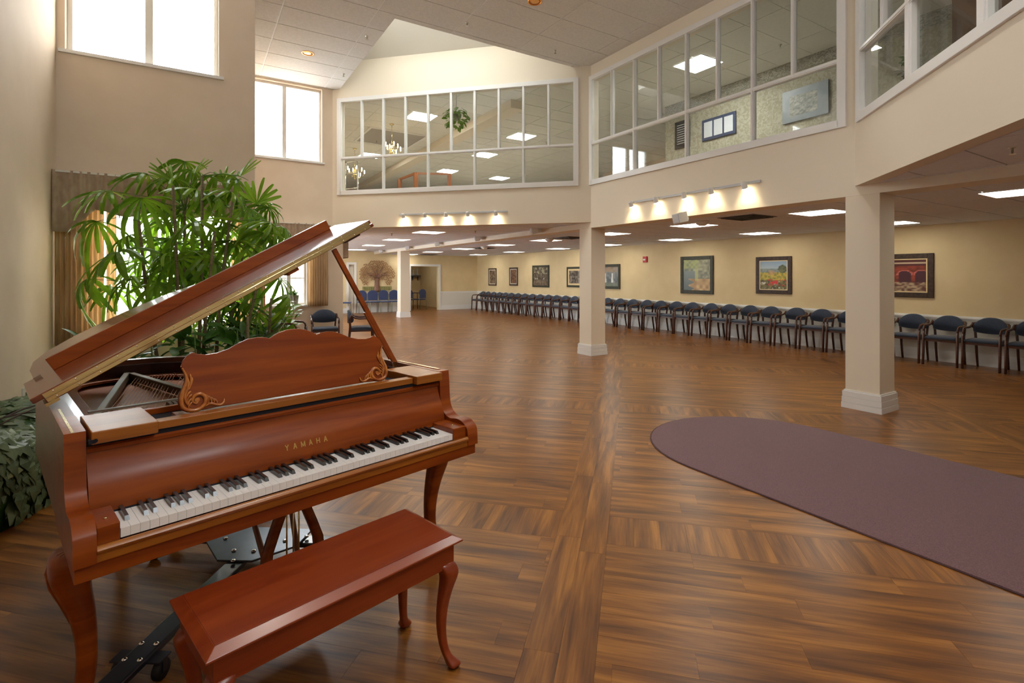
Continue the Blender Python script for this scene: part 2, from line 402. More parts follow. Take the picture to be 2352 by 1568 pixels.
# door casings
for i, (a, b, zt) in enumerate(((2.53, 2.74, 1.92), (5.09, 6.36, 1.88))):
    mb = MB()
    for q0, q1, z0, z1 in ((a-.09, a, 0, zt+.09), (b, b+.09, 0, zt+.09), (a, b, zt, zt+.09)): strip(mb, (XE, YF), (X2, YF), -.03, z0, z1, q0, q1)
    tag(mb.build('trim_%d' % (i+3), 'trim_white'), kind='structure')
# white door leaf seen edge-on in the narrow left doorway
dr = MB(); strip(dr, (XE, YF+.15), (X2, YF+.15), .04, 0, 1.92, 2.53, 2.74); tag(dr.build('door_1', 'trim_white'), kind='structure')

# ---- gallery fronts (upper walls with the interior glazing)
Lr = DL0[1]-DR0[1]
GL = hypot(DL1[0]-DL0[0], DL1[1]-DL0[1]); GR = hypot(DR1[0]-DR0[0], DR1[1]-DR0[1])
gz0, gz1 = 3.2, 5.06
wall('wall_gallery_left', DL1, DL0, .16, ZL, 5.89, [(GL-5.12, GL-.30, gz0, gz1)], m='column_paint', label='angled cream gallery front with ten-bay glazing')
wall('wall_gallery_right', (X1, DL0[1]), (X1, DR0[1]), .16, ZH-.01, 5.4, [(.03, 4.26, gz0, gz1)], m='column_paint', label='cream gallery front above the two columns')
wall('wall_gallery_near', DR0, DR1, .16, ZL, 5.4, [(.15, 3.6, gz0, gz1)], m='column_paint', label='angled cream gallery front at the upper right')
# beams on the column line beyond the corners
mb = MB(); mb.box(X1, X1+.34, DL0[1], YF, ZH-.01, 2.62); tag(mb.build('beam', 'column_paint'), 'long cream ceiling beam running from the middle column to the far wall', 'beam')
mb = MB(); mb.box(X1, X1+.34, YB, DR0[1], ZH-.01, 2.62); tag(mb.build('beam', 'column_paint'), 'cream ceiling beam right of the nearest column', 'beam')
mb = MB(); mb.box(X1+.16, X1+.34, DR0[1], DL0[1], ZH-.01, 2.62); tag(mb.build('beam', 'column_paint'), 'cream lintel beam between the two nearest columns', 'beam')

def band(name, label, p0, p1, a, b, z0, z1, n, zm, pane_groups, wide=()):
    """interior glazing: outer trim, mullions, mid rail and one pane per light"""
    L = b-a; M = RX((p0[0], p0[1], 0), atan2(p1[1]-p0[1], p1[0]-p0[0]))
    r = empty(name, (p0[0], p0[1], 0), atan2(p1[1]-p0[1], p1[0]-p0[0])); tag(r, label, kind='structure')
    t = MB()
    for q in ((a-.075, a+.02, z0-.075, z1+.06), (b-.02, b+.075, z0-.075, z1+.06)): t.box(q[0], q[1], -.028, .04, q[2], q[3])
    t.box(a, b, -.028, .04, z1-.02, z1+.06); t.box(a, b, -.028, .04, z0-.075, z0+.02)
    t.build('frame', 'trim_white', r, bevel=.004)
    w = L/n
    for i in range(1, n):
        full = i in pane_groups; zz = z0 if full else zm
        hw = .06 if i in wide else .022
        MB().box(a+i*w-hw, a+i*w+hw, -.012, .05, zz, z1).box(a+i*w-hw*.5, a+i*w+hw*.5, -.022, .06, zz, z1).build('mullion', 'trim_white', r)
    MB().box(a, b, -.016, .055, zm-.025, zm+.025).box(a, b, -.024, .06, zm-.012, zm+.012).build('rail', 'trim_white', r)
    for i in range(n): MB().box(a+i*w+.015, a+(i+1)*w-.015, .028, .034, zm, z1).build('pane', 'glass', r)
    g = [0]+sorted(pane_groups)+[n]
    for i, j in zip(g, g[1:]): MB().box(a+i*w+.015, a+j*w-.015, .028, .034, z0, zm).build('pane', 'glass', r)
    return r
band('window_1', 'ten-bay white interior glazing of the left gallery', DL1, DL0, GL-5.12, GL-.30, gz0, gz1, 10, 3.885, {2, 4, 6, 8})
band('window_2', 'eight-bay white interior glazing of the right gallery', (X1, DL0[1]), (X1, DR0[1]), .03, 4.26, gz0, gz1, 8, 3.885, {2, 4, 6})
band('window_3', 'white interior glazing at the top right corner', DR0, DR1, .15, 3.6, gz0, gz1, 7, 3.885, {2, 4, 6}, wide=(2, 4, 6))

# ---- outside windows
def ext_window(name, label, p0, p1, a, b, z0, z1, posts, rails=(), th=.2, sill=True, post_w=.035):
    r = empty(name, (p0[0], p0[1], 0), atan2(p1[1]-p0[1], p1[0]-p0[0])); tag(r, label, kind='structure')
    f = MB(); y0, y1 = th*.45, th*.85; w = .045
    f.box(a, a+w, y0, y1, z0, z1); f.box(b-w, b, y0, y1, z0, z1); f.box(a+w, b-w, y0, y1, z0, z0+w); f.box(a+w, b-w, y0, y1, z1-w, z1)
    f.build('frame', 'paint_white', r, bevel=.003)
    for p in posts: MB().box(p-post_w, p+post_w, y0-.01, y1, z0+w, z1-w).build('mullion', 'paint_white', r)
    for q0, q1, z in rails: MB().box(q0, q1, y0+.02, y1-.01, z-.012, z+.012).build('rail', 'paint_white', r)
    if sill: MB().box(a-.05, b+.05, -.03, y0+.02, z0-.03, z0+.004).build('sill', 'trim_white', r)
    e = [a+w]+sorted(posts)+[b-w]
    for i, (q0, q1) in enumerate(zip(e, e[1:])):
        q0 += post_w if i else 0; q1 -= post_w if i < len(e)-2 else 0
        MB().box(q0, q1, (y0+y1)/2, (y0+y1)/2+.006, z0+w, z1-w).build('pane', 'clear_glass', r)
    return r
ext_window('window_4', 'large bright high window at the upper left', (X0, W1), (XS, W1), .07, 1.44, 3.78, 5.2, [.77], th=.22)
ext_window('window_5', 'bright high window in the alcove wall', (XS, W2), (XE, W2), .1, 1.6, 3.78, 5.28, [.9])
ext_window('window_6', 'bright window behind the palm and draperies', (X0, W1), (XS, W1), .3, 1.66, .86, 2.35, [.815], th=.22)
ext_window('window_7', 'low window right of the palm behind the piano lid', (XS, W2), (XE, W2), .45, 1.31, .88, 2.3, [.98], [(1.02, 1.27, 1.42), (.49, .94, 1.42)])
ext_window('window_12', None, (X2, YB), (X0, YB), 8.6, 9.7, 3.5, 5.2, [9.15])  # unseen window added behind the camera to light the piano front
for i_, (a_, b_) in enumerate(((.5, 2.3), (3.3, 5.1), (6.1, 7.9))): ext_window('window_%d' % (8+i_), None, (XE, W2+.2), (XE, YF), a_, b_, .9, 2.2, [(a_+b_)/2])

# ---- ceilings
def ceiling(name, regions, z, tm, bm, ox=0, oy=0, tx=1.2, ty=.6, joined=False, hi=.3, label=None):
    root = MB()
    for rg in regions: root.prism(rg, z+.006, z+hi)
    root = root.build(name, bm); tag(root, label, kind='structure'); J = MB()
    for rg in regions:
        xs = [p[0] for p in rg]; ys = [p[1] for p in rg]
        for i in range(math.floor((min(xs)-ox)/tx), math.ceil((max(xs)-ox)/tx)):
            for j in range(math.floor((min(ys)-oy)/ty), math.ceil((max(ys)-oy)/ty)):
                x, y, g = ox+i*tx, oy+j*ty, .009
                c = clip([(x+g, y+g), (x+tx-g, y+g), (x+tx-g, y+ty-g), (x+g, y+ty-g)], rg)
                if not c: continue
                if joined: J.prism(c, z, z+.012)
                else: MB().prism(c, z, z+.012).build('ceiling_tile', tm, root)
    if joined: o = J.build('ceiling_tiles', tm, root); o['kind'] = 'stuff'
    return root
A, B, C = (2.55, 7.45), (5.95, 7.45), (2.55, 10.85)
ceiling('ceiling', [[(X0, YB), (2.48, YB), (X1, 2.8), (X1, 6.9), (X0, 6.9)], [(XS, 6.9), (X1, 6.9), (X1, 7.22), (5.95, 7.45), (XS, 7.45)],
                    [(XS, 7.45), (2.55, 7.45), (2.55, W2), (XS, W2)]], ZC, 'tile', 'tbar', ox=1.07, oy=.13, label='white tiled atrium ceiling')
ceiling('ceiling_low_left', [[(XE, 11.0), (X1, 7.46), (X1, YF), (XE, YF)]], ZL, 'tile_low', 'tbar_dark', ox=.1, oy=.2)
ceiling('ceiling_hall', [[(X1+.34, YB), (X2, YB), (X2, YF), (X1+.34, YF)]], ZH, 'tile_low', 'tbar_dark', ox=.55, oy=.2)
ceiling('ceiling_low_right', [[(2.7, YB), (X1, YB), (X1, 2.58)]], ZL, 'tile_low', 'tbar_dark', ox=.1, oy=.35)
ceiling('ceiling_back_room', [[(6.6, YF), (9.6, YF), (9.6, 24.2), (6.6, 24.2)]], ZH+.1, 'tile_low', 'tbar_dark', joined=True)
ceiling('ceiling_upper', [[(XE, 11.2), (X1+.12, 7.5), (16, 7.5), (16, 27), (XE, 27)], [(X1+.16, YB), (16, YB), (16, 7.5), (X1+.16, 7.5)],
                          [(2.8, YB), (X1, YB), (X1, 2.4)]], ZC, 'tile_up', 'tile_up', joined=True)
# upper storey floor and walls
fl = MB()
for rg in ([(XE, 11.3), (X1+.12, 7.7), (16, 7.7), (16, 27), (XE, 27)], [(X1+.16, YB), (16, YB), (16, 7.7), (X1+.16, 7.7)], [(2.9, YB), (X1, YB), (X1, 2.3)]): fl.prism(rg, 2.76, 2.9)
tag(fl.build('floor_upper', 'carpet_up'), kind='structure')
wall('wall_corridor', (9.15, 8.1), (9.15, YB), .12, 2.9, ZC, m='wallpaper', label='patterned wallpaper wall of the upper corridor')
mb = MB(); strip(mb, (9.14, 8.1), (9.14, YB), -.006, ZC-.2, ZC, 0); tag(mb.build('trim_5', 'wallpaper_border'), kind='structure')
wall('wall_upper_far', (XE, 26.5), (16, 26.5), .2, 2.9, ZC); wall('wall_upper_right', (15.8, 26.5), (15.8, YB), .2, 2.9, ZC)
wall('wall_upper_left', (XE, 26.5), (XE, 20.5), -.2, 2.9, ZC); wall('wall_upper_back', (16, YB), (2.8, YB), -.2, 2.9, ZC)
wall('wall_upper_nook', (13.2, 8.4), (13.2, 14.5), .15, 2.9, ZC, m='paint')
mb = MB(); mb.box(5.86, 6.2, 9.5, 26.4, 5.14, ZC); tag(mb.build('beam', 'column_paint'), 'long white ceiling beam upstairs seen through the left gallery glazing', 'beam')
# brown partition seen through the top right glazing
wall('wall_upper_brown', (7.6, 2.4), (7.6, YB), .1, 2.9, ZC, m='dark_wall')

# ---- skylight shaft
sh = MB(); T = 6.33
sh.box(A[0]-.1, B[0], A[1]-.1, A[1], ZC+.31, T); sh.box(A[0]-.1, A[0], A[1]+.001, C[1], ZC+.31, T)
tag(sh.build('wall_skylight', 'paint_white'), kind='structure')
n45 = Vector((-S2, -S2, 0)); P0 = Vector((2.43, 10.97, 5.87)); P1 = Vector((6.18, 7.22, 5.87)); up = n45*.8+Vector((0, 0, .46))
sl = MB(); sl.add([P0, P1, P1+up, P0+up, P0+Vector((0, 0, .06)), P1+Vector((0, 0, .06)), P1+up+Vector((0, 0, .06)), P0+up+Vector((0, 0, .06))],
       [(0, 1, 2, 3), (7, 6, 5, 4), (0, 4, 5, 1), (1, 5, 6, 2), (2, 6, 7, 3), (3, 7, 4, 0)]); tag(sl.build('ceiling_skylight_slope', 'paint_white'), kind='structure')
sky = empty('window_11', (2.55, 7.45, T)); tag(sky, kind='structure')
MB().prism([(-.1, -.1), (3.3, -.1), (2.95, .35), (.35, 2.95), (-.1, 3.3)], .02, .03).build('pane', 'skylight_glass', sky)
for k in (.7, 1.5, 2.3): MB().box(k-.03, k+.03, -.1, 3.2-k, -.02, .06).build('mullion', 'trim_white', sky)

# ---- ground and things outside the windows
tag(MB().box(-30, 30, 11.6, 60, -.4, -.3).box(-30, -1.5, -30, 11.6, -.4, -.3).box(-1.5, .4, 7.2, 11.6, -.4, -.3).build('ground', 'snow'), 'snowy ground outside the low windows', kind='structure')
# ================================================================== COLUMNS
def column(x, y, label):
    r = empty('column', (x, y, 0)); tag(r, label, 'column', 'cream square columns')
    MB().box(-.17, .17, -.17, .17, 0, ZH-.01).build('shaft', 'column_paint', r, bevel=.004)
    b = MB()
    for z0, z1, t in ((0, .06, .03), (.06, .066, .02), (.066, .125, .026), (.125, .131, .017), (.131, .185, .022), (.185, .2, .012)): b.box(-.17-t, .17+t, -.17-t, .17+t, z0, z1)
    b.build('base_molding', 'trim_white', r)
column(X1+.17, 2.8-.07, 'nearest and largest cream square column with stepped white base')
column(X1+.17, 7.38, 'middle cream square column under the corner of the two galleries')
column(X1+.17, 17.6, 'farthest cream square column in front of the tree wall sculpture')

# ================================================================== PIANO
piano = empty('grand_piano', (-.181, 1.845, 0), radians(14.2))
tag(piano, 'polished cherry grand piano with its lid propped open', 'piano')
P = piano
out = [(-.107, .45), (-.107, 1.0), (-.107, 1.35), (-.095, 1.53), (-.05, 1.66), (.03, 1.74), (.14, 1.785), (.28, 1.795), (.42, 1.775), (.55, 1.71),
       (.66, 1.60), (.75, 1.46), (.84, 1.30), (.95, 1.16), (1.08, 1.06), (1.20, .98), (1.29, .90), (1.345, .80), (1.365, .70), (1.365, .45)]
def offset(pl, d):
    r = []
    for i, p in enumerate(pl):
        a = Vector(pl[max(i-1, 0)]); b = Vector(pl[min(i+1, len(pl)-1)]); t = (b-a).normalized(); r.append((p[0]+t.y*d, p[1]-t.x*d))
    return r
def ring(mb, o, i, z0, z1):
    n = len(o)
    v = [(*p, z0) for p in o]+[(*p, z0) for p in i]+[(*p, z1) for p in o]+[(*p, z1) for p in i]
    f = []
    for k in range(n-1):
        f += [(k, k+1, n+k+1, n+k), (2*n+k, 3*n+k, 3*n+k+1, 2*n+k+1), (k, 2*n+k, 2*n+k+1, k+1), (n+k, n+k+1, 3*n+k+1, 3*n+k)]
    f += [(0, n, 3*n, 2*n), (n-1, 3*n-1, 4*n-1, 2*n-1)]
    mb.add(v, f)
rim = MB(); ring(rim, out, offset(out, .05), .66, .985); rim.build('rim', 'cherry_side', P, auto=35)
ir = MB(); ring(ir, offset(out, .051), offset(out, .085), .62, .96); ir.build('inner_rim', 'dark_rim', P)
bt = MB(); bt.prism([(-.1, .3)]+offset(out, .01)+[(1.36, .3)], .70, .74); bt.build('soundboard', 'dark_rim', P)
def cr(q, n=4):
    """Catmull-Rom through the points"""
    res = []
    for i in range(len(q)-1):
        a, b, c, d = q[max(i-1, 0)], q[i], q[i+1], q[min(i+2, len(q)-1)]
        for k in range(n):
            t = k/n; res.append(tuple(.5*((2*b[j])+(-a[j]+c[j])*t+(2*a[j]-5*b[j]+4*c[j]-d[j])*t*t+(-a[j]+3*b[j]-3*c[j]+d[j])*t**3) for j in (0, 1)))
    return res+[q[-1]]
prof = [(.45, .985), (.2, .985), (.193, .925), (.19, .865), (.178, .812), (.15, .782), (.115, .770), (.07, .776), (.03, .772), (0, .755), (-.016, .73), (-.02, .664), (.45, .664)]
prof = [(.45, .985)]+cr(prof[1:-1])+[(.45, .664)]
MB().prism(prof, -.107, -.055, 'x').build('arm', 'cherry', P, auto=32)
MB().prism(prof, 1.305, 1.365, 'x').build('arm', 'cherry', P, auto=32)
MB().box(-.103, 1.36, -.008, .5, .617, .664).build('key_bed', 'cherry', P, bevel=.002)
sp = [(-.002, .664), (-.002, .703), (-.010, .708), (-.018, .706), (-.024, .698), (-.022, .690), (-.016, .686), (-.016, .664)]
MB().prism(sp, -.055, 1.305, 'x').build('key_slip', 'cherry_gold', P, auto=50)
for a, b in ((-.055, -.001), (1.2285, 1.305)):
    k = MB().box(a, b, -.004, .15, .664, .757).build('key_block', 'cherry', P, bevel=.003)
    MB().lathe([(.006, 0), (.005, .003), (.001, .004)], ((a+b)/2, .05, .757), 10).build('screw', 'brass', k)
# 52 white keys, 36 black keys
kw = 1.2275/52
wk = MB().box(.0004, kw-.0004, 0, .15, .708, .734).mesh('white_key', 'ivory')
for i in range(52):
    o = bpy.data.objects.new('white_key', wk); COL.objects.link(o); o.parent = P; o.location = (i*kw, 0, 0)
bk = MB(); w0, w1 = .0064, .0050
bk.add([(-w0, .048, .734), (w0, .048, .734), (w0, .15, .734), (-w0, .15, .734), (-w1, .056, .7465), (w1, .056, .7465), (w1, .15, .7475), (-w1, .15, .7475)],
       [(3, 2, 1, 0), (4, 5, 6, 7), (0, 1, 5, 4), (1, 2, 6, 5), (2, 3, 7, 6), (3, 0, 4, 7)])
bk = bk.mesh('black_key', 'ebony')
names = 'ABCDEFG'
for i in range(51):
    if names[i % 7] in 'ACDFG':
        o = bpy.data.objects.new('black_key', bk); COL.objects.link(o); o.parent = P; o.location = ((i+1)*kw, 0, 0)
MB().box(0, 1.2275, .146, .16, .66, .738).build('key_felt', 'felt_and_gap', P)
# fallboard (concave) with the lettering
fb = [(.152, .738), (.157, .775), (.170, .815), (.190, .855), (.205, .890), (.208, .912), (.200, .916), (.198, .928), (.206, .934), (.235, .934), (.235, .89), (.21, .80), (.19, .738)]
MB().prism(cr(fb[:6], 5)+fb[6:], -.053, 1.303, 'x').build('fallboard', 'cherry', P, auto=32)
def letter(mb, ch, x, size):
    """block capital on the fallboard: strokes as thin raised bars; local u right, v up along the board"""
    S = {'Y': [((0, 1), (.35, .5)), ((.7, 1), (.35, .5)), ((.35, .5), (.35, 0))], 'A': [((0, 0), (.35, 1)), ((.35, 1), (.7, 0)), ((.13, .35), (.57, .35))],
         'M': [((0, 0), (0, 1)), ((0, 1), (.4, .1)), ((.4, .1), (.8, 1)), ((.8, 1), (.8, 0))], 'H': [((0, 0), (0, 1)), ((.7, 0), (.7, 1)), ((0, .5), (.7, .5))]}[ch]
    for a, b in S:
        p = [Vector((x+q[0]*size*.85, .1505+.35*(.778+q[1]*size-.758)*1.05, .788+q[1]*size)) for q in (a, b)]
        # follow the board's curve
        for q in p:
            z = q.z; i = max(k for k in range(5) if fb[k][1] <= z); t = (z-fb[i][1])/(fb[i+1][1]-fb[i][1]); q.y = fb[i][0]+(fb[i+1][0]-fb[i][0])*t-.0006
        d = (p[1]-p[0]); d.normalize(); n = d.cross(Vector((0, -1, .35))).normalized()*.0016; k = Vector((0, -.0008, 0))
        v = [p[0]-n, p[0]+n, p[1]+n, p[1]-n]; mb.add(v+[q+k for q in v], [(0, 1, 2, 3), (7, 6, 5, 4), (0, 4, 5, 1), (1, 5, 6, 2), (2, 6, 7, 3), (3, 7, 4, 0)])
for i, ch in enumerate('YAMAHA'):
    m_ = MB(); letter(m_, ch, .535+i*.031, .020); m_.build('letter', 'letter', P)
# music shelf
MB().box(-.046, .126, .168, .43, .946, .985).build('shelf_block', 'cherry_gold', P, bevel=.003)
MB().box(1.150, 1.301, .168, .45, .946, .985).build('shelf_block', 'cherry_gold', P, bevel=.003)
MB().box(.130, 1.146, .196, .245, .950, .976).build('shelf_rail', 'cherry_gold', P, bevel=.002)
MB().box(.130, 1.146, .43, .45, .950, .972).build('shelf_rail', 'cherry', P, bevel=.002)
MB().box(-.053, 1.303, .205, .44, .925, .948).build('shelf_gap_shade', 'felt_and_gap', P)  # black slab: shade of the gap under the shelf put into its colour
MB().box(.2, 1.06, .25, .34, .955, .968).build('shelf_ledge', 'cherry', P, bevel=.002)
MB().lathe([(.006, -.0), (.006, .002)], (0, 0, 0), 10, M=Matrix.Translation((-.036, .166, .958)) @ Matrix.Rotation(pi/2, 4, 'X')).box(-.052, -.036, .1665, .18, .950, .962).build('felt_catch', 'felt_and_gap', P)
# music desk: scalloped board leaning back, with carved scrolls
half = [(0, .271), (.03, .269), (.058, .262), (.080, .251), (.098, .240), (.116, .246), (.145, .249), (.18, .245), (.215, .232), (.25, .214), (.29, .203), (.33, .2), (.352, .204), (.372, .212),
        (.388, .203), (.402, .187), (.410, .165), (.402, .143), (.399, .118), (.407, .094), (.419, .068), (.424, .041), (.416, .014), (.397, .001), (.372, -.001), (.345, .002), (.3, .004), (0, .004)]
pts = [(x, z) for x, z in half]+[(-x, z) for x, z in half[-2:0:-1]]
tl = math.atan(.2); DM = Matrix.Translation((.629, .262, .974)) @ Matrix.Rotation(-tl, 4, 'X')
desk = MB().prism(pts, 0, .016, 'y', M=DM).build('music_desk', 'cherry', P, bevel=.0025)
def carving(sgn):
    mb = MB(); T = lambda q, y=-.003: DM @ Vector((sgn*q[0], y, q[1]))
    def stroke(q, r0, r1, n=14):
        # smooth polyline (Catmull-Rom)
        res = []
        for i in range(len(q)-1):
            a, b, c, d = q[max(i-1, 0)], q[i], q[i+1], q[min(i+2, len(q)-1)]
            for k in range(5):
                t = k/5; res.append(tuple(.5*((2*b[j])+(-a[j]+c[j])*t+(2*a[j]-5*b[j]+4*c[j]-d[j])*t*t+(-a[j]+3*b[j]-3*c[j]+d[j])*t**3) for j in (0, 1)))
        res.append(q[-1]); m = len(res)
        rr = [max(.0012, 1.4*(r0+(r1-r0)*i/(m-1))*min(1, .35+2.5*min(i, m-1-i)/(m-1))) for i in range(m)]
        mb.tube([T(p) for p in res], rr, 7)
    stroke([(.408, .160), (.398, .135), (.396, .110), (.405, .085), (.415, .055), (.413, .025), (.395, .008), (.365, .006), (.343, .022), (.340, .045), (.355, .060), (.374, .055), (.381, .038), (.370, .028), (.362, .036)], .0055, .005)
    stroke([(.396, .128), (.390, .105), (.396, .082), (.404, .06), (.400, .035), (.388, .02)], .004, .003)
    stroke([(.384, .135), (.382, .110), (.390, .088)], .0035, .002)
    stroke([(.378, .122), (.380, .104), (.392, .08)], .003, .002)
    for k in range(5): stroke([(.386-.002*k, .086-.012*k), (.394-.001*k, .080-.013*k), (.402-.002*k, .064-.012*k), (.399-.004*k, .05-.010*k)], .003, .0018)
    for k in range(4): stroke([(.344-.009*k, .055-.006*k), (.333-.009*k, .046-.006*k), (.330-.009*k, .03-.004*k), (.336-.009*k, .014-.001*k)], .0034, .002)
    stroke([(.345, .012), (.325, .020), (.305, .012), (.290, .010), (.281, .018), (.278, .030)], .0042, .003)
    mb.lathe([(.001, -.004), (.007, -.003), (.0085, 0), (.0085, .002)], n=10, M=Matrix.Translation(T((.3665, .040))) @ Matrix.Rotation(pi/2-tl, 4, 'X'))
    return mb.build('carving', 'carved', desk)
carving(-1); carving(1)
# iron plate, strings, tuning pins
PL = MB()
PL.prism([(-.045, .46), (1.30, .46), (1.30, .70), (-.045, .70)], .895, .905)
PL.build('pin_block_plate', 'plate', P)
ins = offset(out, .09)
fr = MB(); ring(fr, offset(out, .088), offset(out, .15), .885, .9); fr.build('plate', 'plate', P, bevel=.003)
MB().prism([p for p in offset(out, .10)], .86, .872).build('plate_bed', 'plate', P)
for a, b in (((.02, .66), (.292, 1.72)), ((.30, 1.66), (.44, .70)), ((.62, 1.5), (.80, .64)), ((.86, 1.18), (.98, .66))):
    d = (Vector(b)-Vector(a)).normalized(); n = Vector((-d.y, d.x))*.014
    q = [(a[0]+n.x, a[1]+n.y), (b[0]+n.x, b[1]+n.y), (b[0]-n.x, b[1]-n.y), (a[0]-n.x, a[1]-n.y)]
    MB().prism(q, .885, .925).build('plate_strut', 'plate_grey', P, bevel=.003)
st = MB(); pins = MB()
for i in range(88):
    x = .02+i*.0142; fan = -.0 if i > 26 else 0
    if i < 26: x1, y1 = x+.30, 1.62-.004*i
    else:
        x1 = x+.10*(1-(i-26)/62); y1 = 1.60-.95*((i-26)/62)**.75
    lim = 1.70 if x1 < .5 else (1.5-(x1-.5)*1.15); y1 = min(y1, lim, 1.62)
    if y1 < .74: y1 = .74
    st.tube([(x, .56, .918), (x1, y1, .908)], .0011 if i > 26 else .0017, 4, cap=False)
    for k in range(2): pins.lathe([(.003, 0), (.003, .018)], (x+.004*k, .50+.03*k, .905), 5)
o = st.build('strings', 'string_copper', P); o['kind'] = 'stuff'
o = pins.build('tuning_pins', 'string', P); o['kind'] = 'stuff'
dm = MB()
for i in range(58): x = .25+i*.0165; dm.box(x, x+.011, .60, .66, .925, .945)
o = dm.build('dampers', 'plate_grey', P); o['kind'] = 'stuff'
MB().box(.0, 1.25, .64, .66, .945, .952).build('damper_rail', 'plate_grey', P)

# lid: main board hinged on the left, front flap folded back on top of it
al = radians(28.9); LM = Matrix.Translation((-.113, 0, 1.013)) @ Matrix.Rotation(-al, 4, 'Y')
lo = [(-.005, .6), (-.005, 1.40), (.02, 1.60), (.09, 1.74), (.22, 1.81), (.40, 1.81), (.55, 1.77), (.68, 1.68), (.80, 1.52), (.92, 1.34), (1.05, 1.19), (1.20, 1.09), (1.34, 1.0), (1.44, .88), (1.478, .74), (1.478, .6)]
lid = MB().prism([(a, b) for a, b in lo[::-1]], 0, .018, M=LM).build('lid', 'cherry_lid', P, bevel=.003)
flap = MB().prism([(-.035, .602), (1.47, .602), (1.47, .985), (-.035, .985)], .0195, .040, M=LM).build('lid_flap', 'cherry_lid', P, bevel=.003)
MB().box(.065, 1.41, .935, .955, .040, .094, LM).build('lip', 'cherry', flap, bevel=.002)
MB().box(.0, .025, .93, .95, .04, .05, LM).build('rest_button', 'string', flap)
hg = MB(); hg.box(0.0, 1.455, .5975, .6005, .003, .0185, LM); hg.build('hinge_leaf', 'brass', lid)
hg = MB(); hg.box(0.0, 1.455, .5975, .6015, .0215, .037, LM); hg.build('hinge_leaf', 'brass', flap)
kn = MB(); kn.tube([LM @ Vector((0, .5965, .020)), LM @ Vector((1.455, .5965, .020))], .0028, 8); kn.build('hinge_knuckle', 'brass_bright', lid)
sc_ = MB()
for i in range(21):
    for n_ in (.009, .031):
        sc_.lathe([(.0035, 0), (.003, .0015), (.001, .002)], n=8, M=LM @ Matrix.Translation((.03+i*.0695, .5975, n_)) @ Matrix.Rotation(pi/2, 4, 'X'))
o = sc_.build('hinge_screws', 'chrome', lid); o['kind'] = 'stuff'
MB().box(-.012, .03, .61, .7, -.012, 0, LM).build('lid_hinge', 'brass', lid)
MB().box(.96, 1.02, .62, .68, -.018, 0, LM).build('prop_cup', 'cherry', lid, bevel=.003)
MB().box(1.30, 1.40, .63, .70, -.014, 0, LM).build('lid_pad', 'dark_rim', lid, bevel=.004)
pp = [Vector((1.325, .60, .955)), Vector((.972, .64, 1.597))]; d = (pp[1]-pp[0]).normalized()
def bar(a, b, w, t, side=Vector((0, 1, 0))):
    a, b = Vector(a), Vector(b); d = (b-a).normalized(); s_ = (side-d*side.dot(d)).normalized(); n = d.cross(s_)
    v = [p+s_*i*w/2+n*j*t/2 for p in (a, b) for i, j in ((-1, -1), (1, -1), (1, 1), (-1, 1))]
    return MB().add(v, [(3, 2, 1, 0), (4, 5, 6, 7), (0, 1, 5, 4), (1, 2, 6, 5), (2, 3, 7, 6), (3, 0, 4, 7)])
prop = bar(pp[0], pp[1], .018, .026).build('lid_prop', 'cherry', P, bevel=.003)
bar(pp[0]+d*.06+Vector((-.014, 0, 0)), pp[0]+d*.36+Vector((-.014, 0, 0)), .014, .02).build('short_prop', 'cherry', prop, bevel=.003)
MB().box(1.295, 1.31, .585, .60, .95, .99).build('prop_hinge', 'brass', P)
MB().box(1.335, 1.352, .25, .62, .985, .988).build('rim_strip', 'brass_bright', P)
MB().box(-.09, -.083, .20, .6, .985, .9865).build('hinge_leaf', 'brass', P)
# legs: cabriole, carved knee turned outwards
def cabriole(mb, cx, cy, ox, oy, prof, sq=.75):
    """prof = (z, outward offset, half width)"""
    secs = []
    for z, o, h_ in prof:
        c = []
        for k in range(16):
            a = 2*pi*k/16; ca, sa = cos(a), sin(a); e = .6
            c.append((cx+ox*o+h_*math.copysign(abs(ca)**e, ca), cy+oy*o+h_*math.copysign(abs(sa)**e, sa), z))
        secs.append(c)
    return mb.sweep(secs)
lp = [(.617, .015, .062), (.585, .028, .060), (.55, .034, .055), (.50, .028, .047), (.45, .014, .040), (.40, .002, .035), (.33, -.008, .030), (.25, -.012, .027), (.18, -.006, .026), (.12, .006, .027), (.09, .018, .031), (.075, .026, .036), (.06, .028, .034)]
for cx, cy, ox, oy in ((-.055, .27, -1, -.35), (1.313, .27, 1, -.35), (.24, 1.56, 0, 1)):
    l_ = cabriole(MB(), cx, cy, ox, oy, lp).build('leg', 'cherry', P, sub=1)
    kn = MB()
    for s_ in (-1, 1):
        ex = Vector((ox, oy, 0)).normalized(); pr = Vector((-ex.y, ex.x, 0))
        c0 = Vector((cx, cy, 0))
        kn.tube([c0+ex*.078+pr*s_*.010+Vector((0, 0, .60)), c0+ex*.086+pr*s_*.016+Vector((0, 0, .56)), c0+ex*.078+pr*s_*.014+Vector((0, 0, .51)), c0+ex*.055+pr*s_*.008+Vector((0, 0, .45)), c0+ex*.032+pr*s_*.003+Vector((0, 0, .38))], [.003, .006, .005, .004, .002], 7)
    kn.build('knee_carving', 'cherry', l_)
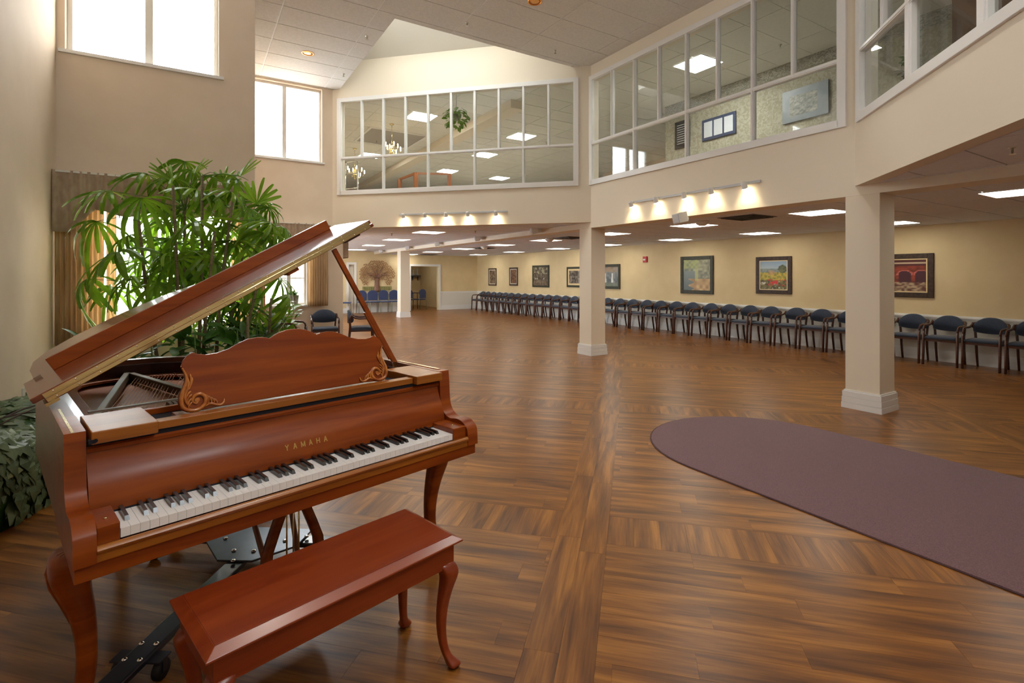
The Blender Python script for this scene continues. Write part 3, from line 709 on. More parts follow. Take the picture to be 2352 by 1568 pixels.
# pedal lyre
ly = MB().box(.50, .76, .27, .37, .585, .617).build('lyre', 'cherry', P, bevel=.003)
for s_ in (-1, 1):
    secs = []
    for z, o in ((.59, .045), (.53, .045), (.475, .055), (.41, .080), (.34, .105), (.27, .112), (.21, .095), (.17, .07)):
        c = (.627+s_*o, .31); secs.append([(c[0]-.019, c[1]-.014, z), (c[0]+.019, c[1]-.014, z), (c[0]+.019, c[1]+.014, z), (c[0]-.019, c[1]+.014, z)])
    MB().sweep(secs).build('lyre_post', 'cherry', ly)
for x in (.60, .627, .65): MB().tube([(x, .31, .59), (x, .31, .16)], .0035, 6).build('pedal_rod', 'brass', ly)
MB().box(.52, .735, .25, .37, .125, .172).build('pedal_box', 'cherry', ly, bevel=.004)
for x in (.565, .627, .69):
    MB().prism([(x-.011, .25), (x-.013, .20), (x-.017, .15), (x-.010, .135), (x+.010, .135), (x+.017, .15), (x+.013, .20), (x+.011, .25)], .128, .136).build('pedal', 'brass', ly, bevel=.002)
for s_ in (-1, 1):
    a, b = Vector((.627+s_*.06, .37, .15)), Vector((.627+s_*.10, .66, .60)); d = b-a
    MB().tube([a, a+d*.3, a+d*.55, a+d*.6, a+d*.62, a+d*.64, a+d*.67, b], [.009, .012, .011, .011, .018, .018, .011, .010], 10).build('lyre_brace', 'cherry_side', ly)

# piano dolly under the legs
dol = empty('piano_dolly', (-.181, 1.845, 0), radians(14.2)); tag(dol, 'black steel three-armed dolly with casters under the grand piano', 'dolly')
hub = Vector((.74, .98)); L_ = [Vector((-.055, .27)), Vector((1.313, .27)), Vector((.24, 1.56))]
hp = []
for i in range(3):
    d = (L_[i]-hub).normalized(); n = Vector((-d.y, d.x)); hp += [hub+d*.24-n*.085, hub+d*.24+n*.085]
hp = sorted(hp, key=lambda q: atan2(q.y-hub.y, q.x-hub.x))
MB().prism([tuple(q) for q in hp], .094, .104).build('hub_plate', 'grey_steel', dol, bevel=.002)
for i, q in enumerate(L_):
    d = (q-hub); L = d.length; a = atan2(d.y, d.x); M = Matrix.Translation((hub.x, hub.y, 0)) @ Matrix.Rotation(a, 4, 'Z')
    MB().prism([(.12, -.042), (L-.10, -.042), (L-.06, -.05), (L+.03, -.05), (L+.03, .05), (L-.06, .05), (L-.10, .042), (.12, .042)], .068, .094, M=M).build('arm', 'black_steel', dol, bevel=.006)
    MB().box(L-.07, L+.035, -.05, .05, .035, .060, M).build('leg_cup', 'black_steel', dol, bevel=.005)
    b_ = MB()
    for x, y in ((.16, -.05), (.16, .05), (.25, 0)): b_.lathe([(.011, 0), (.011, .007), (.004, .009)], (x, y, .104), 8, M=M)
    for x in (L-.28, L-.20):
        for y in (-.028, .028): b_.lathe([(.010, 0), (.009, .006), (.003, .009)], (x, y, .094), 8, M=M)
    o = b_.build('bolts', 'chrome', dol); o['kind'] = 'stuff'
    for s_ in (-1, 1):
        wx, wy = L-.24, s_*.075
        MB().lathe([(.012, -.013), (.033, -.013), (.036, -.008), (.036, .008), (.033, .013), (.012, .013)], n=20, M=M @ Matrix.Translation((wx, wy, .036)) @ Matrix.Rotation(pi/2, 4, 'X')).build('caster_wheel', 'rubber', dol)
        MB().box(wx-.03, wx+.03, s_*.042, wy+s_*.018, .074, .080, M).box(wx-.012, wx+.012, wy+s_*.0145, wy+s_*.018, .03, .078, M).build('caster_fork', 'black_steel', dol)

# ================================================================== BENCH
bench = empty('piano_bench', (-.181, 1.845, 0), radians(14.2)); tag(bench, 'red-brown wooden piano bench with cabriole legs in front of the keyboard', 'bench')
bx0, bx1, by0, by1 = .118, .976, -.368, .0
b = MB(); e = .028
b.add([(bx0, by0, .468), (bx1, by0, .468), (bx1, by1, .468), (bx0, by1, .468), (bx0, by0, .474), (bx1, by0, .474), (bx1, by1, .474), (bx0, by1, .474),
       (bx0+e, by0+e, .490), (bx1-e, by0+e, .490), (bx1-e, by1-e, .490), (bx0+e, by1-e, .490)],
      [(3, 2, 1, 0), (0, 1, 5, 4), (1, 2, 6, 5), (2, 3, 7, 6), (3, 0, 4, 7), (4, 5, 9, 8), (5, 6, 10, 9), (6, 7, 11, 10), (7, 4, 8, 11), (8, 9, 10, 11)])
b.build('seat', 'cherry_red', bench, bevel=.0015)
MB().box(bx0+e+.002, bx1-e-.002, by0+e+.002, by1-e-.002, .488, .4915).build('seat_panel', 'cherry_red', bench, bevel=.001)
i_ = .024
for q in ((bx0+i_, bx1-i_, by0+i_, by0+i_+.02), (bx0+i_, bx1-i_, by1-i_-.02, by1-i_), (bx0+i_, bx0+i_+.02, by0+i_+.02, by1-i_-.02), (bx1-i_-.02, bx1-i_, by0+i_+.02, by1-i_-.02)):
    MB().box(*q, .378, .468).build('apron', 'cherry_red', bench, bevel=.002)
bp_ = [(.40, .000, .034), (.385, .006, .036), (.365, .016, .036), (.34, .018, .031), (.30, .010, .025), (.25, .002, .021), (.18, -.004, .0175), (.11, -.002, .015), (.06, .006, .014), (.035, .016, .016), (.022, .026, .024), (.012, .030, .026), (.002, .030, .020)]
for sx in (0, 1):
    for sy in (0, 1):
        cx = bx1-.055 if sx else bx0+.055; cy = by1-.055 if sy else by0+.055
        cabriole(MB(), cx, cy, 1 if sx else -1, 1 if sy else -1, bp_).build('leg', 'cherry_red', bench, sub=1)
# ================================================================== RUG
rg = []
for k in range(25): a = pi*k/24; rg.append((4.13+.925*cos(a), 2.60+.925*sin(a)))
rg = rg+[(3.205, -.7), (5.055, -.7)]
rug = empty('rug', (4.13, 1.2, 0)); tag(rug, 'dark purple round-ended carpet runner lying on the plank floor', 'rug')
loc = [(x-4.13, y-1.2) for x, y in rg]
MB().prism(loc, .001, .006).build('border', 'carpet_edge', rug)
MB().prism([(x*.993, (y+1.9)*.997-1.9) for x, y in loc], .006, .010).build('pile', 'carpet', rug)

# ================================================================== ARMCHAIRS
def arch_panel(w, z0, z1, y0, th, curve, n=12):
    """upholstered back: arched top, wrapped round the sitter"""
    mb = MB(); rows = []
    for k in range(n+1):
        t = -1+2*k/n; x = w*t; y = y0-curve*t*t
        zt = z1-(z1-z0)*.42*abs(t)**2.6; zb = z0+(z1-z0)*.10*t*t
        rows.append([(x, y-th/2, zb+.01), (x, y-th*.8, (zb+zt)/2), (x, y-th/2, zt-.012), (x, y, zt), (x, y+th/2, zt-.012), (x, y+th/2, zb+.01), (x, y, zb)])
    return mb.sweep(rows)
def make_armchair():
    r = empty('armchair', (0, 0, 0))
    s_ = MB(); prof = [(-.225, .425), (-.235, .445), (-.225, .462), (-.1, .472), (.1, .472), (.19, .462), (.2, .44), (.19, .425)]
    secs = [[(x, y*(1 if abs(x) < .2 else .96), z-(.010 if abs(x) > .2 else 0)) for y, z in prof] for x in (-.228, -.2, 0, .2, .228)]
    s_.sweep(secs).build('seat', 'upholstery', r)
    arch_panel(.225, .535, .80, .235, .05, .055).build('backrest', 'upholstery', r)
    fr_ = MB(); fr_.box(-.215, .215, -.2, -.18, .385, .425).box(-.215, .215, .17, .19, .385, .425).box(-.225, -.205, -.2, .19, .385, .425).box(.205, .225, -.2, .19, .385, .425)
    fr_.build('seat_frame', 'chair_wood', r)
    for s in (-1, 1):
        def quad(p, w, d): return [(p[0]-w, p[1]-d, p[2]), (p[0]+w, p[1]-d, p[2]), (p[0]+w, p[1]+d, p[2]), (p[0]-w, p[1]+d, p[2])]
        MB().sweep([quad((s*.245, -.235, 0), .014, .016), quad((s*.243, -.222, .22), .015, .02), quad((s*.243, -.215, .42), .015, .024), quad((s*.243, -.205, .55), .014, .022)]).build('leg', 'chair_wood', r)
        MB().sweep([quad((s*.205, .275, 0), .013, .016), quad((s*.205, .225, .25), .014, .02), quad((s*.207, .205, .45), .014, .022), quad((s*.222, .215, .62), .014, .02), quad((s*.238, .205, .70), .013, .016)]).build('leg', 'chair_wood', r)
        MB().tube([(s*.243, -.205, .54), (s*.244, -.195, .60), (s*.245, -.16, .632), (s*.246, -.08, .642), (s*.246, .04, .640), (s*.244, .12, .655), (s*.238, .18, .70)], [.017, .018, .018, .019, .019, .018, .017], 8).build('arm', 'chair_wood', r)
        MB().sweep([[(s*.19, .19, .60), (s*.19, .205, .60), (s*.19, .205, .72), (s*.19, .19, .72)], [(s*.25, .165, .63), (s*.25, .182, .63), (s*.25, .182, .715), (s*.25, .165, .715)]]).build('back_bracket', 'chair_wood', r)
    return r
chair0 = make_armchair(); used = [False]
def place(root, x, y, rz, label, group=None, cat='chair'):
    o = root if not used[0] else copy_tree(root)
    used[0] = True; o.location = (x, y, 0); o.rotation_euler = (0, 0, rz); o.scale = (.91, 1, 1) if group and 'row' in group else (1, 1, 1); o['label'] = label; o['category'] = cat
    if group: o['group'] = group
    elif 'group' in o: del o['group']
    return o
row_u = [19.75, 19.27, 18.8, 18.32, 17.85, 17.37, 16.9, 16.4, 15.9, 15.39, 14.88, 14.38, 13.88, 13.38, 12.88, 12.33, 11.78, 11.22, 10.70, 10.17, 9.65, 9.13, 8.61, 8.09, 7.57, 7.04, 6.52, 6.0, 5.48, 4.96, 4.44, 3.93, 3.42, 2.91, 2.40]
ORD = ['first', 'second', 'third', 'fourth', 'fifth', 'sixth', 'seventh', 'eighth', 'ninth', 'tenth', 'eleventh', 'twelfth', 'thirteenth', 'fourteenth', 'fifteenth', 'sixteenth', 'seventeenth', 'eighteenth', 'nineteenth', 'twentieth']
def ordinal(i): return ORD[i] if i < 20 else {2: 'twenty', 3: 'thirty'}[(i+1)//10]+'-'+ORD[(i+1) % 10-1] if (i+1) % 10 else {30: 'thirtieth', 40: 'fortieth'}[i+1]
near = {8: 17.4, }
pics = [(19.15, 'smallest far painting'), (17.43, 'second narrow painting'), (15.54, 'large grey painting'), (13.5, 'white-matted painting behind the middle column'), (11.7, 'painting right of the middle column'), (8.62, 'lakeside balcony painting'), (6.58, 'poppy field painting'), (4.2, 'red arches painting'), (10.37, 'red fire alarm')]
n_row = len(row_u)
for i, y in enumerate(row_u):
    k = min(pics, key=lambda p: abs(p[0]-y))
    lab = 'blue wooden armchair by the painting wall, %s from the far end of the row' % ordinal(i)
    if abs(k[0]-y) < .3: lab = 'blue wooden armchair under the %s, %s from the far end' % (k[1], ordinal(i))
    if i == 0: lab = 'blue wooden armchair at the far left end of the painting wall row'
    place(chair0, X2-.36, y+random.uniform(-.015, .015), -pi/2+random.uniform(-.04, .04), lab, 'blue armchairs in the row along the painting wall')
place(chair0, 2.16, 10.42, radians(-8), 'blue armchair standing alone against the alcove wall under the curtain, facing the piano', 'blue armchairs behind the piano')
place(chair0, 2.80, 10.18, radians(76), 'blue armchair turned sideways by the wall corner, seen past the lid prop', 'blue armchairs behind the piano')
place(chair0, 1.42, 9.75, radians(62), 'blue armchair beside the white lily plant, mostly hidden by the music desk', 'blue armchairs behind the piano')
place(chair0, .72, 7.55, radians(158), 'blue armchair behind the palm, only its back showing above the music desk', 'blue armchairs behind the piano')

# banquet chairs by the far wall
def make_banquet():
    r = empty('banquet_chair', (0, 0, 0))
    MB().prism([(-.2, -.2), (.2, -.2), (.2, .18), (-.2, .18)], .42, .47).build('seat', 'banquet_blue', r, bevel=.015)
    pts = [(-.185, .50), (.185, .50), (.2, .70)]+[(.2*cos(pi*k/10), .74+.16*sin(pi*k/10)) for k in range(11)]+[(-.2, .70)]
    MB().prism(pts, .17, .205, 'y').build('backrest', 'banquet_blue', r, bevel=.01)
    for s in (-1, 1):
        MB().tube([(s*.19, .2, .68), (s*.195, .2, .45), (s*.2, .25, 0)], .011, 6).build('leg', 'pot', r)
        MB().tube([(s*.19, -.16, .42), (s*.2, -.2, 0)], .011, 6).build('leg', 'pot', r)
    return r
bq = make_banquet(); used[0] = False
for i, (x, lb) in enumerate(((5.62, 'leftmost of the four blue banquet chairs below the tree sculpture'), (6.06, 'second blue banquet chair from the left, below the tree sculpture'), (6.50, 'third blue banquet chair from the left, right of the tree trunk'), (6.94, 'rightmost blue banquet chair, half behind the farthest column'))):
    place(bq, x, YF-.38, 0, lb, 'blue banquet chairs along the far wall')
place(bq, 4.93, YF-.5, radians(70), 'dark blue banquet chair by the white door frame at the far left', 'blue banquet chairs along the far wall')

# ================================================================== PAINTINGS
def canvas_mesh(mb_name, y0, y1, z0, z1, x, fn, n=44):
    v = []; cols = []
    for j in range(n+1):
        for i in range(n+1):
            a, b = i/n, j/n; v.append((x, y0+(y1-y0)*a, z0+(z1-z0)*b)); cols.append(fn(a, b))
    f = [(j*(n+1)+i, j*(n+1)+i+1, (j+1)*(n+1)+i+1, (j+1)*(n+1)+i) for j in range(n) for i in range(n)]
    me = bpy.data.meshes.new(mb_name); me.from_pydata(v, [], f); me.materials.append(MAT['canvas'])
    ca = me.color_attributes.new('Col', 'FLOAT_COLOR', 'POINT'); ca.data.foreach_set('color', [c for q in cols for c in (*q, 1)])
    return me
R = random.Random(3)
def vn(seed):
    r = random.Random(seed); g = [[r.random() for _ in range(40)] for _ in range(40)]
    def f(a, b, s=8):
        x, y = a*s, b*s; i, j = int(x), int(y); u, w = x-i, y-j; u, w = u*u*(3-2*u), w*w*(3-2*w)
        q = lambda m, n: g[n % 40][m % 40]
        return (q(i, j)*(1-u)+q(i+1, j)*u)*(1-w)+(q(i, j+1)*(1-u)+q(i+1, j+1)*u)*w
    return f
def lerp(a, b, t): t = max(0, min(1, t)); return tuple(a[i]+(b[i]-a[i])*t for i in range(3))
def art_sepia(seed, dark=(.03, .012, .005), lite=(.38, .28, .18), s=(9, 16)):
    f = vn(seed)
    return lambda a, b: lerp(dark, lite, (f(a, b, s[0])*.55+f(a+.3, b, s[1]*1.6)*.6-.32)*1.5)
def art_court(a, b, f=vn(5)):
    c = lerp((.05, .03, .02), (.20, .17, .12), f(a, b, 14)*1.2-.2)
    if b > .62 and f(a, b, 11) > .55: c = (.30, .28, .18)
    for x in (.15, .27, .72): 
        if hypot(a-x, (b-.36)*1.1) < .045: c = (.45, .42, .34)
    if b < .25: c = lerp(c, (.28, .18, .10), .5*f(a, b, 20))
    return c
def art_forest(a, b, f=vn(6)):
    c = lerp((.035, .025, .018), (.32, .26, .20), f(a, b*.3, 26)*1.4-.4); return lerp(c, (.45, .40, .33), 1-abs(a-.6)*6 if f(a, b, 12) > .4 else 0)
def art_figures(a, b, f=vn(7)):
    c = lerp((.07, .09, .10), (.28, .30, .30), f(a, b, 9))
    if b > .72: c = lerp(c, (.40, .26, .14), f(a, b, 6))
    for x, w in ((.3, .045), (.68, .05)):
        if abs(a-x) < w*(1.3-b) and .2 < b < .68: c = (.75, .76, .72)
    if b < .2: c = lerp(c, (.15, .18, .10), .6)
    return c
def art_lake(a, b, f=vn(8)):
    g = f(a, b, 12)
    c = lerp((.10, .13, .13), (.24, .28, .25), b)
    if b > .62: c = lerp((.14, .17, .12), (.42, .42, .28), g*1.3-.3)
    if b > .72 and a < .7: c = lerp(c, (.32, .36, .07), .2+.8*g*g)
    if a > .5: c = lerp(c, lerp((.08, .08, .05), (.42, .40, .24), f(a+.5, b, 16)), .75)
    if b < .38 and a > .3+.1*sin(b*30): c = lerp((.26, .14, .05), (.70, .48, .22), f(a, b, 9))
    if abs(a-.5) < .06 and .3 < b < .7: c = lerp(c, (.45, .44, .16), .7)
    return c
def art_poppy(a, b, f=vn(9)):
    g = f(a, b, 18)
    if b > .74: c = lerp((.42, .50, .52), (.24, .34, .46), (b-.74)*4+.3*f(a, b, 5))
    elif b > .60: c = lerp((.14, .20, .20), (.30, .34, .28), g)
    elif b > .34: c = lerp((.16, .19, .03), (.58, .42, .05), g*1.3-.1)
    else: c = lerp((.05, .04, .02), (.26, .22, .05), g)
    if .5 < b < .66 and .3 < a < .55: c = lerp(c, (.55, .28, .14), .6*g+.2)
    if hypot((a-.84)*1.0, (b-.72)*1.1) < .16: c = lerp((.05, .06, .03), (.16, .17, .07), g)
    if .12 < b < .36 and a > .3 and f(a, b, 24) > .62: c = (.62, .03, .02)
    if b < .3 and f(a+.4, b, 26) > .82: c = (.60, .55, .45)
    return c
def art_arches(a, b, f=vn(10)):
    g = f(a, b, 14); c = lerp((.10, .02, .01), (.36, .06, .03), g)
    if a < .42: c = lerp((.18, .13, .05), (.70, .58, .36), f(a*2, b, 12))
    for x in (.62, .92):
        d = hypot((a-x), (b-.52)*.9)
        if d < .12 or (abs(a-x) < .12 and .25 < b < .52): c = (.07, .02, .03)
        elif d < .145 and b > .5: c = (.62, .16, .12)
    if b > .8: c = lerp((.09, .02, .02), (.55, .42, .28), 1 if abs(b-.9) < .03 else 0)
    if b < .28: c = lerp((.12, .04, .03), (.55, .42, .26), f(a, b, 22)*1.5-.4)
    return c
def painting(name, y0, y1, z0, z1, fw, fm, fill, art, label, mat_w=0, fillm='gold_fillet'):
    """y0 > y1: left edge first as seen from the room"""
    x = X2; cy = (y0+y1)/2; r = empty(name, (x, cy, z0)); tag(r, label, 'painting', 'framed paintings on the yellow wall')
    a, b, h_ = (y0-cy), (y1-cy), z1-z0
    f = MB()
    for q in ((b, b+fw, 0, h_), (a-fw, a, 0, h_), (b+fw, a-fw, 0, fw), (b+fw, a-fw, h_-fw, h_)): f.box(-.035, -.004, *q)
    f.build('frame', fm, r, bevel=.008)
    g = fw
    if fill:
        f = MB()
        for q in ((b+g, b+g+fill, g, h_-g), (a-g-fill, a-g, g, h_-g), (b+g+fill, a-g-fill, g, g+fill), (b+g+fill, a-g-fill, h_-g-fill, h_-g)): f.box(-.026, -.006, *q)
        f.build('fillet', fillm, r); g += fill
    MB().box(-.018, -.004, b+g, a-g, g, h_-g).build('backing', 'paper', r)
    me = canvas_mesh('canvas', a-g, b+g, g, h_-g, -.0195, art); o = bpy.data.objects.new('canvas', me); COL.objects.link(o); o.parent = r
painting('painting', 19.49, 18.81, 1.054, 1.80, .06, 'frame_dark', .03, art_sepia(1), 'narrow dark sepia painting, first from the far corner', fillm='fillet_white')
painting('painting', 17.75, 17.12, 1.08, 1.81, .06, 'frame_dark', .03, art_sepia(2, (.05, .012, .004), (.40, .22, .12)), 'narrow reddish sepia painting, second from the far corner', fillm='fillet_white')
painting('painting', 16.08, 15.01, 1.05, 1.862, .07, 'frame_green', 0, art_court, 'wide brown painting of pale round flowers, third from the far corner')
painting('painting', 13.97, 12.7, 1.085, 1.775, .07, 'frame_green', .06, art_forest, 'dark forest painting with pale mat, half hidden by the middle column', fillm='gold_fillet')
painting('painting', 12.35, 11.38, 1.067, 1.827, .08, 'frame_green', 0, art_figures, 'grey-blue painting of two pale shapes right of the middle column')
painting('painting', 9.12, 8.12, 1.01, 1.97, .09, 'frame_green', 0, art_lake, 'tall painting of a sunny lakeside balcony in dark frame')
painting('painting', 6.99, 6.17, 1.068, 1.892, .085, 'frame_dark', .018, art_poppy, 'painting of a red poppy field under blue hills')
painting('painting', 4.75, 3.685, 1.08, 1.862, .09, 'frame_dark', .02, art_arches, 'painting of red arches and terrace right of the nearest column')

al_ = empty('fire_alarm', (X2, 10.37, 1.85)); tag(al_, 'small red fire alarm on the yellow wall between two paintings', 'fire alarm')
MB().box(-.04, 0, -.075, .075, 0, .17).build('housing', 'alarm_red', al_, bevel=.006)
MB().box(-.052, -.04, -.03, .05, .055, .10).build('strobe_lens', 'white_plastic', al_, bevel=.004)

# ================================================================== LIGHTS
def make_fix(name, half=.29, m='diffuser'):
    r = empty(name, (0, 0, 0)); f = MB()
    for q in ((-half-.015, half+.015, -half-.015, -half), (-half-.015, half+.015, half, half+.015), (-half-.015, -half, -half, half), (half, half+.015, -half, half)): f.box(*q, -.010, -.0005)
    f.build('frame', 'trim_white', r)
    d_ = MB(); d_.box(-half, -.004, -half, half, -.007, -.002); d_.box(.004, half, -half, half, -.007, -.002); d_.build('diffuser', m, r)
    return r
fx = make_fix('ceiling_light'); first = [True]
def fixture(x, y, z, label, group):
    o = fx if first[0] else copy_tree(fx); first[0] = False
    o.location = (x, y, z); tag(o, label, 'ceiling light', group)
for row, x, ys, nm in (('a', 7.45, [20.0, 17.55, 15.03, 12.6, 10.4, 8.06, 5.96, 3.82, 1.75], 'row just behind the columns'), ('b', 10.0, [18.78, 16.0, 13.3, 10.96, 8.55, 6.34, 3.96], 'row nearest the painting wall')):
    for i, y in enumerate(ys): fixture(x, y, ZH, 'square fluorescent ceiling light, %s from the far end in the %s' % (ordinal(i), nm), 'fluorescent lights in the hall ceiling')
for i, (x, y) in enumerate(((5.13, 19.27), (4.87, 16.27), (4.65, 13.43), (4.48, 10.79))): fixture(x, y, ZL, 'square fluorescent light under the left gallery, %s from the far end' % ordinal(i), 'fluorescent lights under the left gallery')
fixture(8.3, 22.4, ZH+.1, 'square fluorescent light inside the far back room', None)
fx = make_fix('ceiling_light', .30, 'diffuser_up'); first = [True]
for x, y, lb in ((4.66, 11.7, 'bright upstairs ceiling light left of the hanging fern'), (7.68, 11.9, 'upstairs ceiling light right of the hanging fern'), (4.77, 16.3, 'upstairs ceiling light low in the second glazing bay'), (7.84, 14.3, 'upstairs ceiling light in the right lower glazing panes'), (7.9, 17.24, 'upstairs ceiling light above the wooden rail'), (10.2, 17.4, 'upstairs ceiling light lowest in the left gallery glazing'), (7.78, 6.13, 'large bright upstairs corridor light behind the right glazing')):
    fixture(x, y, ZC-.002, lb, 'fluorescent lights upstairs')

# track lights with five spots each
def track(name, p0, p1, stops, label, z):
    a = atan2(p1[1]-p0[1], p1[0]-p0[0]); L = hypot(p1[0]-p0[0], p1[1]-p0[1])
    r = empty(name, (p0[0], p0[1], z), a); tag(r, label, 'track light', 'track lights on the gallery fronts')
    MB().box(0, L, -.022, 0, -.017, .017).build('rail', 'grey_plastic', r, bevel=.003)
    for s in stops:
        hd = MB(); M = Matrix.Translation((s, -.085, -.045)) @ Matrix.Rotation(radians(205), 4, 'X')
        hd.lathe([(.012, -.06), (.028, -.055), (.034, -.03), (.036, .03), (.038, .035)], n=14, M=M)
        hd.box(s-.012, s+.012, -.06, -.018, -.02, .016)
        h_ = hd.build('spot_head', 'white_plastic', r)
        MB().lathe([(.001, .036), (.034, .036), (.034, .040), (.001, .041)], n=14, M=M).build('lens', 'lamp_lens', h_)
        l = light('spot_lamp', 'SPOT', (s, -.105, -.09), 7, (1, .80, .52), .03, rot=(radians(25), 0, 0), spot=radians(110), parent=r)
d45 = Vector((S2, -S2))
q0 = Vector(DL1)+d45*1.5; 
track('track_light', (3.49, 9.91), (5.07, 8.33), [.12, .58, 1.02, 1.46, 2.02], 'five-spot track light on the left gallery front', 2.69)
track('track_light', (X1, 6.19), (X1, 3.9), [.07, .6, 1.14, 1.6, 2.11], 'five-spot track light on the right gallery front', 2.68)
# recessed copper downlights; last three added out of view to brighten piano and floor
for x, y, lb in ((4.066, 5.95, 'copper recessed downlight at the top centre of the atrium ceiling'), (1.668, 9.40, 'copper recessed downlight in the ceiling above the alcove window'),
                 (1.67, 1.9, 'added unseen copper downlight over the piano bench'), (4.07, 2.35, 'added unseen copper downlight over the carpet runner'), (1.67, .2, 'added unseen copper downlight above and behind the camera')):
    r = empty('downlight', (x, y, ZC)); tag(r, lb, 'downlight', 'copper downlights')
    MB().lathe([(.105, 0), (.105, -.006), (.088, -.008), (.085, -.001)], n=24, cap=False).build('ring', 'copper', r)
    MB().lathe([(.088, -.0015), (.05, -.004), (.001, -.0045)], n=24).build('reflector', 'copper', r)
    light('down_lamp', 'SPOT', (0, 0, -.02), 75, (1, .93, .83), .07, spot=radians(105), parent=r)

# sprinklers
def make_spr():
    r = empty('sprinkler', (0, 0, 0)); MB().lathe([(.03, 0), (.028, -.006), (.012, -.008)], n=12).build('escutcheon', 'chrome', r)
    MB().lathe([(.008, 0), (.008, -.035), (.004, -.05)], n=8).build('stem', 'pot', r); MB().lathe([(.02, -.05), (.02, -.053)], n=10).build('deflector', 'chrome', r); return r
fx = make_spr(); first = [True]
def spr(x, y, z, lb):
    global fx
    o = fx if first[0] else copy_tree(fx); first[0] = False; o.location = (x, y, z); tag(o, lb, 'sprinkler', 'ceiling sprinklers')
spr(3.53, 6.99, ZC, 'sprinkler in the atrium ceiling right of the skylight apex'); spr(2.36, 8.23, ZC, 'sprinkler in the atrium ceiling left of the skylight')
spr(2.417, 10.0, ZC, 'sprinkler at the bottom corner of the atrium ceiling above the alcove'); spr(5.24, 7.05, ZC, 'sprinkler at the lower right of the skylight')
spr(5.35, 1.32, ZL, 'sprinkler in the triangular ceiling at the right edge'); spr(5.2, 9.9, ZL, 'sprinkler under the left gallery near the middle column'); spr(3.9, 11.6, ZL, 'sprinkler under the left gallery near the piano lid tip')
spr(4.4, 14.4, ZC, 'sprinkler upstairs behind the second glazing bay'); spr(8.6, 12.0, ZC, 'sprinkler upstairs near the right end of the left glazing'); spr(8.3, 4.9, ZC, 'sprinkler upstairs right of the corridor light')

# vents, smoke dome
def vent(x, y, lb):
    r = empty('ceiling_vent', (x, y, ZH)); tag(r, lb, 'vent', 'ceiling air vents'); MB().box(-.3, .3, -.3, .3, -.006, -.0005).build('backing', 'vent_dark', r)
    for k in range(4):
        s = .05+.07*k; f = MB()
        for q in ((-s, s, -s, -s+.02), (-s, s, s-.02, s), (-s, -s+.02, -s+.02, s-.02), (s-.02, s, -s+.02, s-.02)): f.box(*q, -.018, -.006)
        f.build('louver', 'vent_dark', r)
for x, y, lb in ((7.42, 9.39, 'dark ceiling vent left of the middle column top'), (7.8, 14.32, 'dark ceiling vent in the middle of the hall'), (8.23, 19.8, 'farthest dark ceiling vent'), (7.13, 4.73, 'dark ceiling vent right of the middle column, behind the lintel')): vent(x, y, lb)
def dome(x, y, z, lb):
    r = MB().lathe([(.11, 0), (.11, -.02), (.09, -.05), (.05, -.075), (.001, -.08)], n=20).build('camera_dome', 'white_plastic', loc=(x, y, z)); tag(r, lb, 'dome', 'white ceiling domes')
dome(7.19, 9.9, ZH, 'white ceiling dome left of the middle column'); dome(7.02, 5.45, ZH, 'white ceiling dome under the right gallery lintel'); dome(7.5, 13.7, ZH, 'white ceiling dome farther down the hall')

# loudspeakers on the beam
def make_speaker():
    r = empty('wall_speaker', (0, 0, 0)); M = Matrix.Translation((-.16, 0, 0)) @ Matrix.Rotation(radians(-25), 4, 'Z') @ Matrix.Rotation(radians(-12), 4, 'Y')
    MB().box(-.07, .06, -.115, .115, -.075, .075, M).build('cabinet', 'white_plastic', r, bevel=.008)
    MB().box(-.078, -.07, -.10, .10, -.062, .062, M).build('grille', 'grey_plastic', r, bevel=.004)
    MB().box(-.10, 0, -.02, .02, -.02, .02).build('bracket', 'white_plastic', r); return r
fx = make_speaker(); first = [True]
for y, z, lb in ((8.82, 2.47, 'white wall speaker on the beam nearest the middle column'), (11.35, 2.47, 'second white wall speaker along the beam'), (13.85, 2.47, 'third white wall speaker along the beam'), (16.28, 2.47, 'fourth white wall speaker along the beam'), (19.15, 2.47, 'fifth and farthest white wall speaker on the beam'), (5.05, 2.36, 'white wall speaker at the lower edge of the right gallery front')):
    o = fx if first[0] else copy_tree(fx); first[0] = False; o.location = (X1, y, z-.05); tag(o, lb, 'speaker', 'white wall speakers')

# ================================================================== TREE SCULPTURE
ts = empty('tree_sculpture', (6.28, YF-.013, 0)); tag(ts, 'brown memorial tree sculpture with leaf plaques on the far wall', 'sculpture')
tk = MB(); tk.sweep([[(x0, -.05, z), (x1, -.05, z), (x1, 0, z), (x0, 0, z)] for z, x0, x1 in ((.83, -.17, .19), (.93, -.12, .13), (1.1, -.085, .09), (1.3, -.08, .08), (1.42, -.10, .10))])
for a, b in (((-.06, 1.40), (-.42, 1.62)), ((-.03, 1.40), (-.22, 1.85)), ((0, 1.40), (.02, 1.95)), ((.03, 1.40), (.26, 1.85)), ((.06, 1.40), (.44, 1.62)), ((-.22, 1.5), (-.55, 1.5)), ((.2, 1.5), (.55, 1.48))):
    tk.tube([(a[0], -.05, a[1]), ((a[0]+b[0])/2, -.04, (a[1]+b[1])/2+.04), (b[0], -.03, b[1])], [.045, .03, .012], 6)
tk.build('trunk', 'tree_trunk', ts)
lf = MB().prism([(-.045, -.016), (.03, -.018), (.05, 0), (.03, .018), (-.045, .016)], -.012, 0, 'y').mesh('leaf', 'tree_leaf_brass')
k = 0
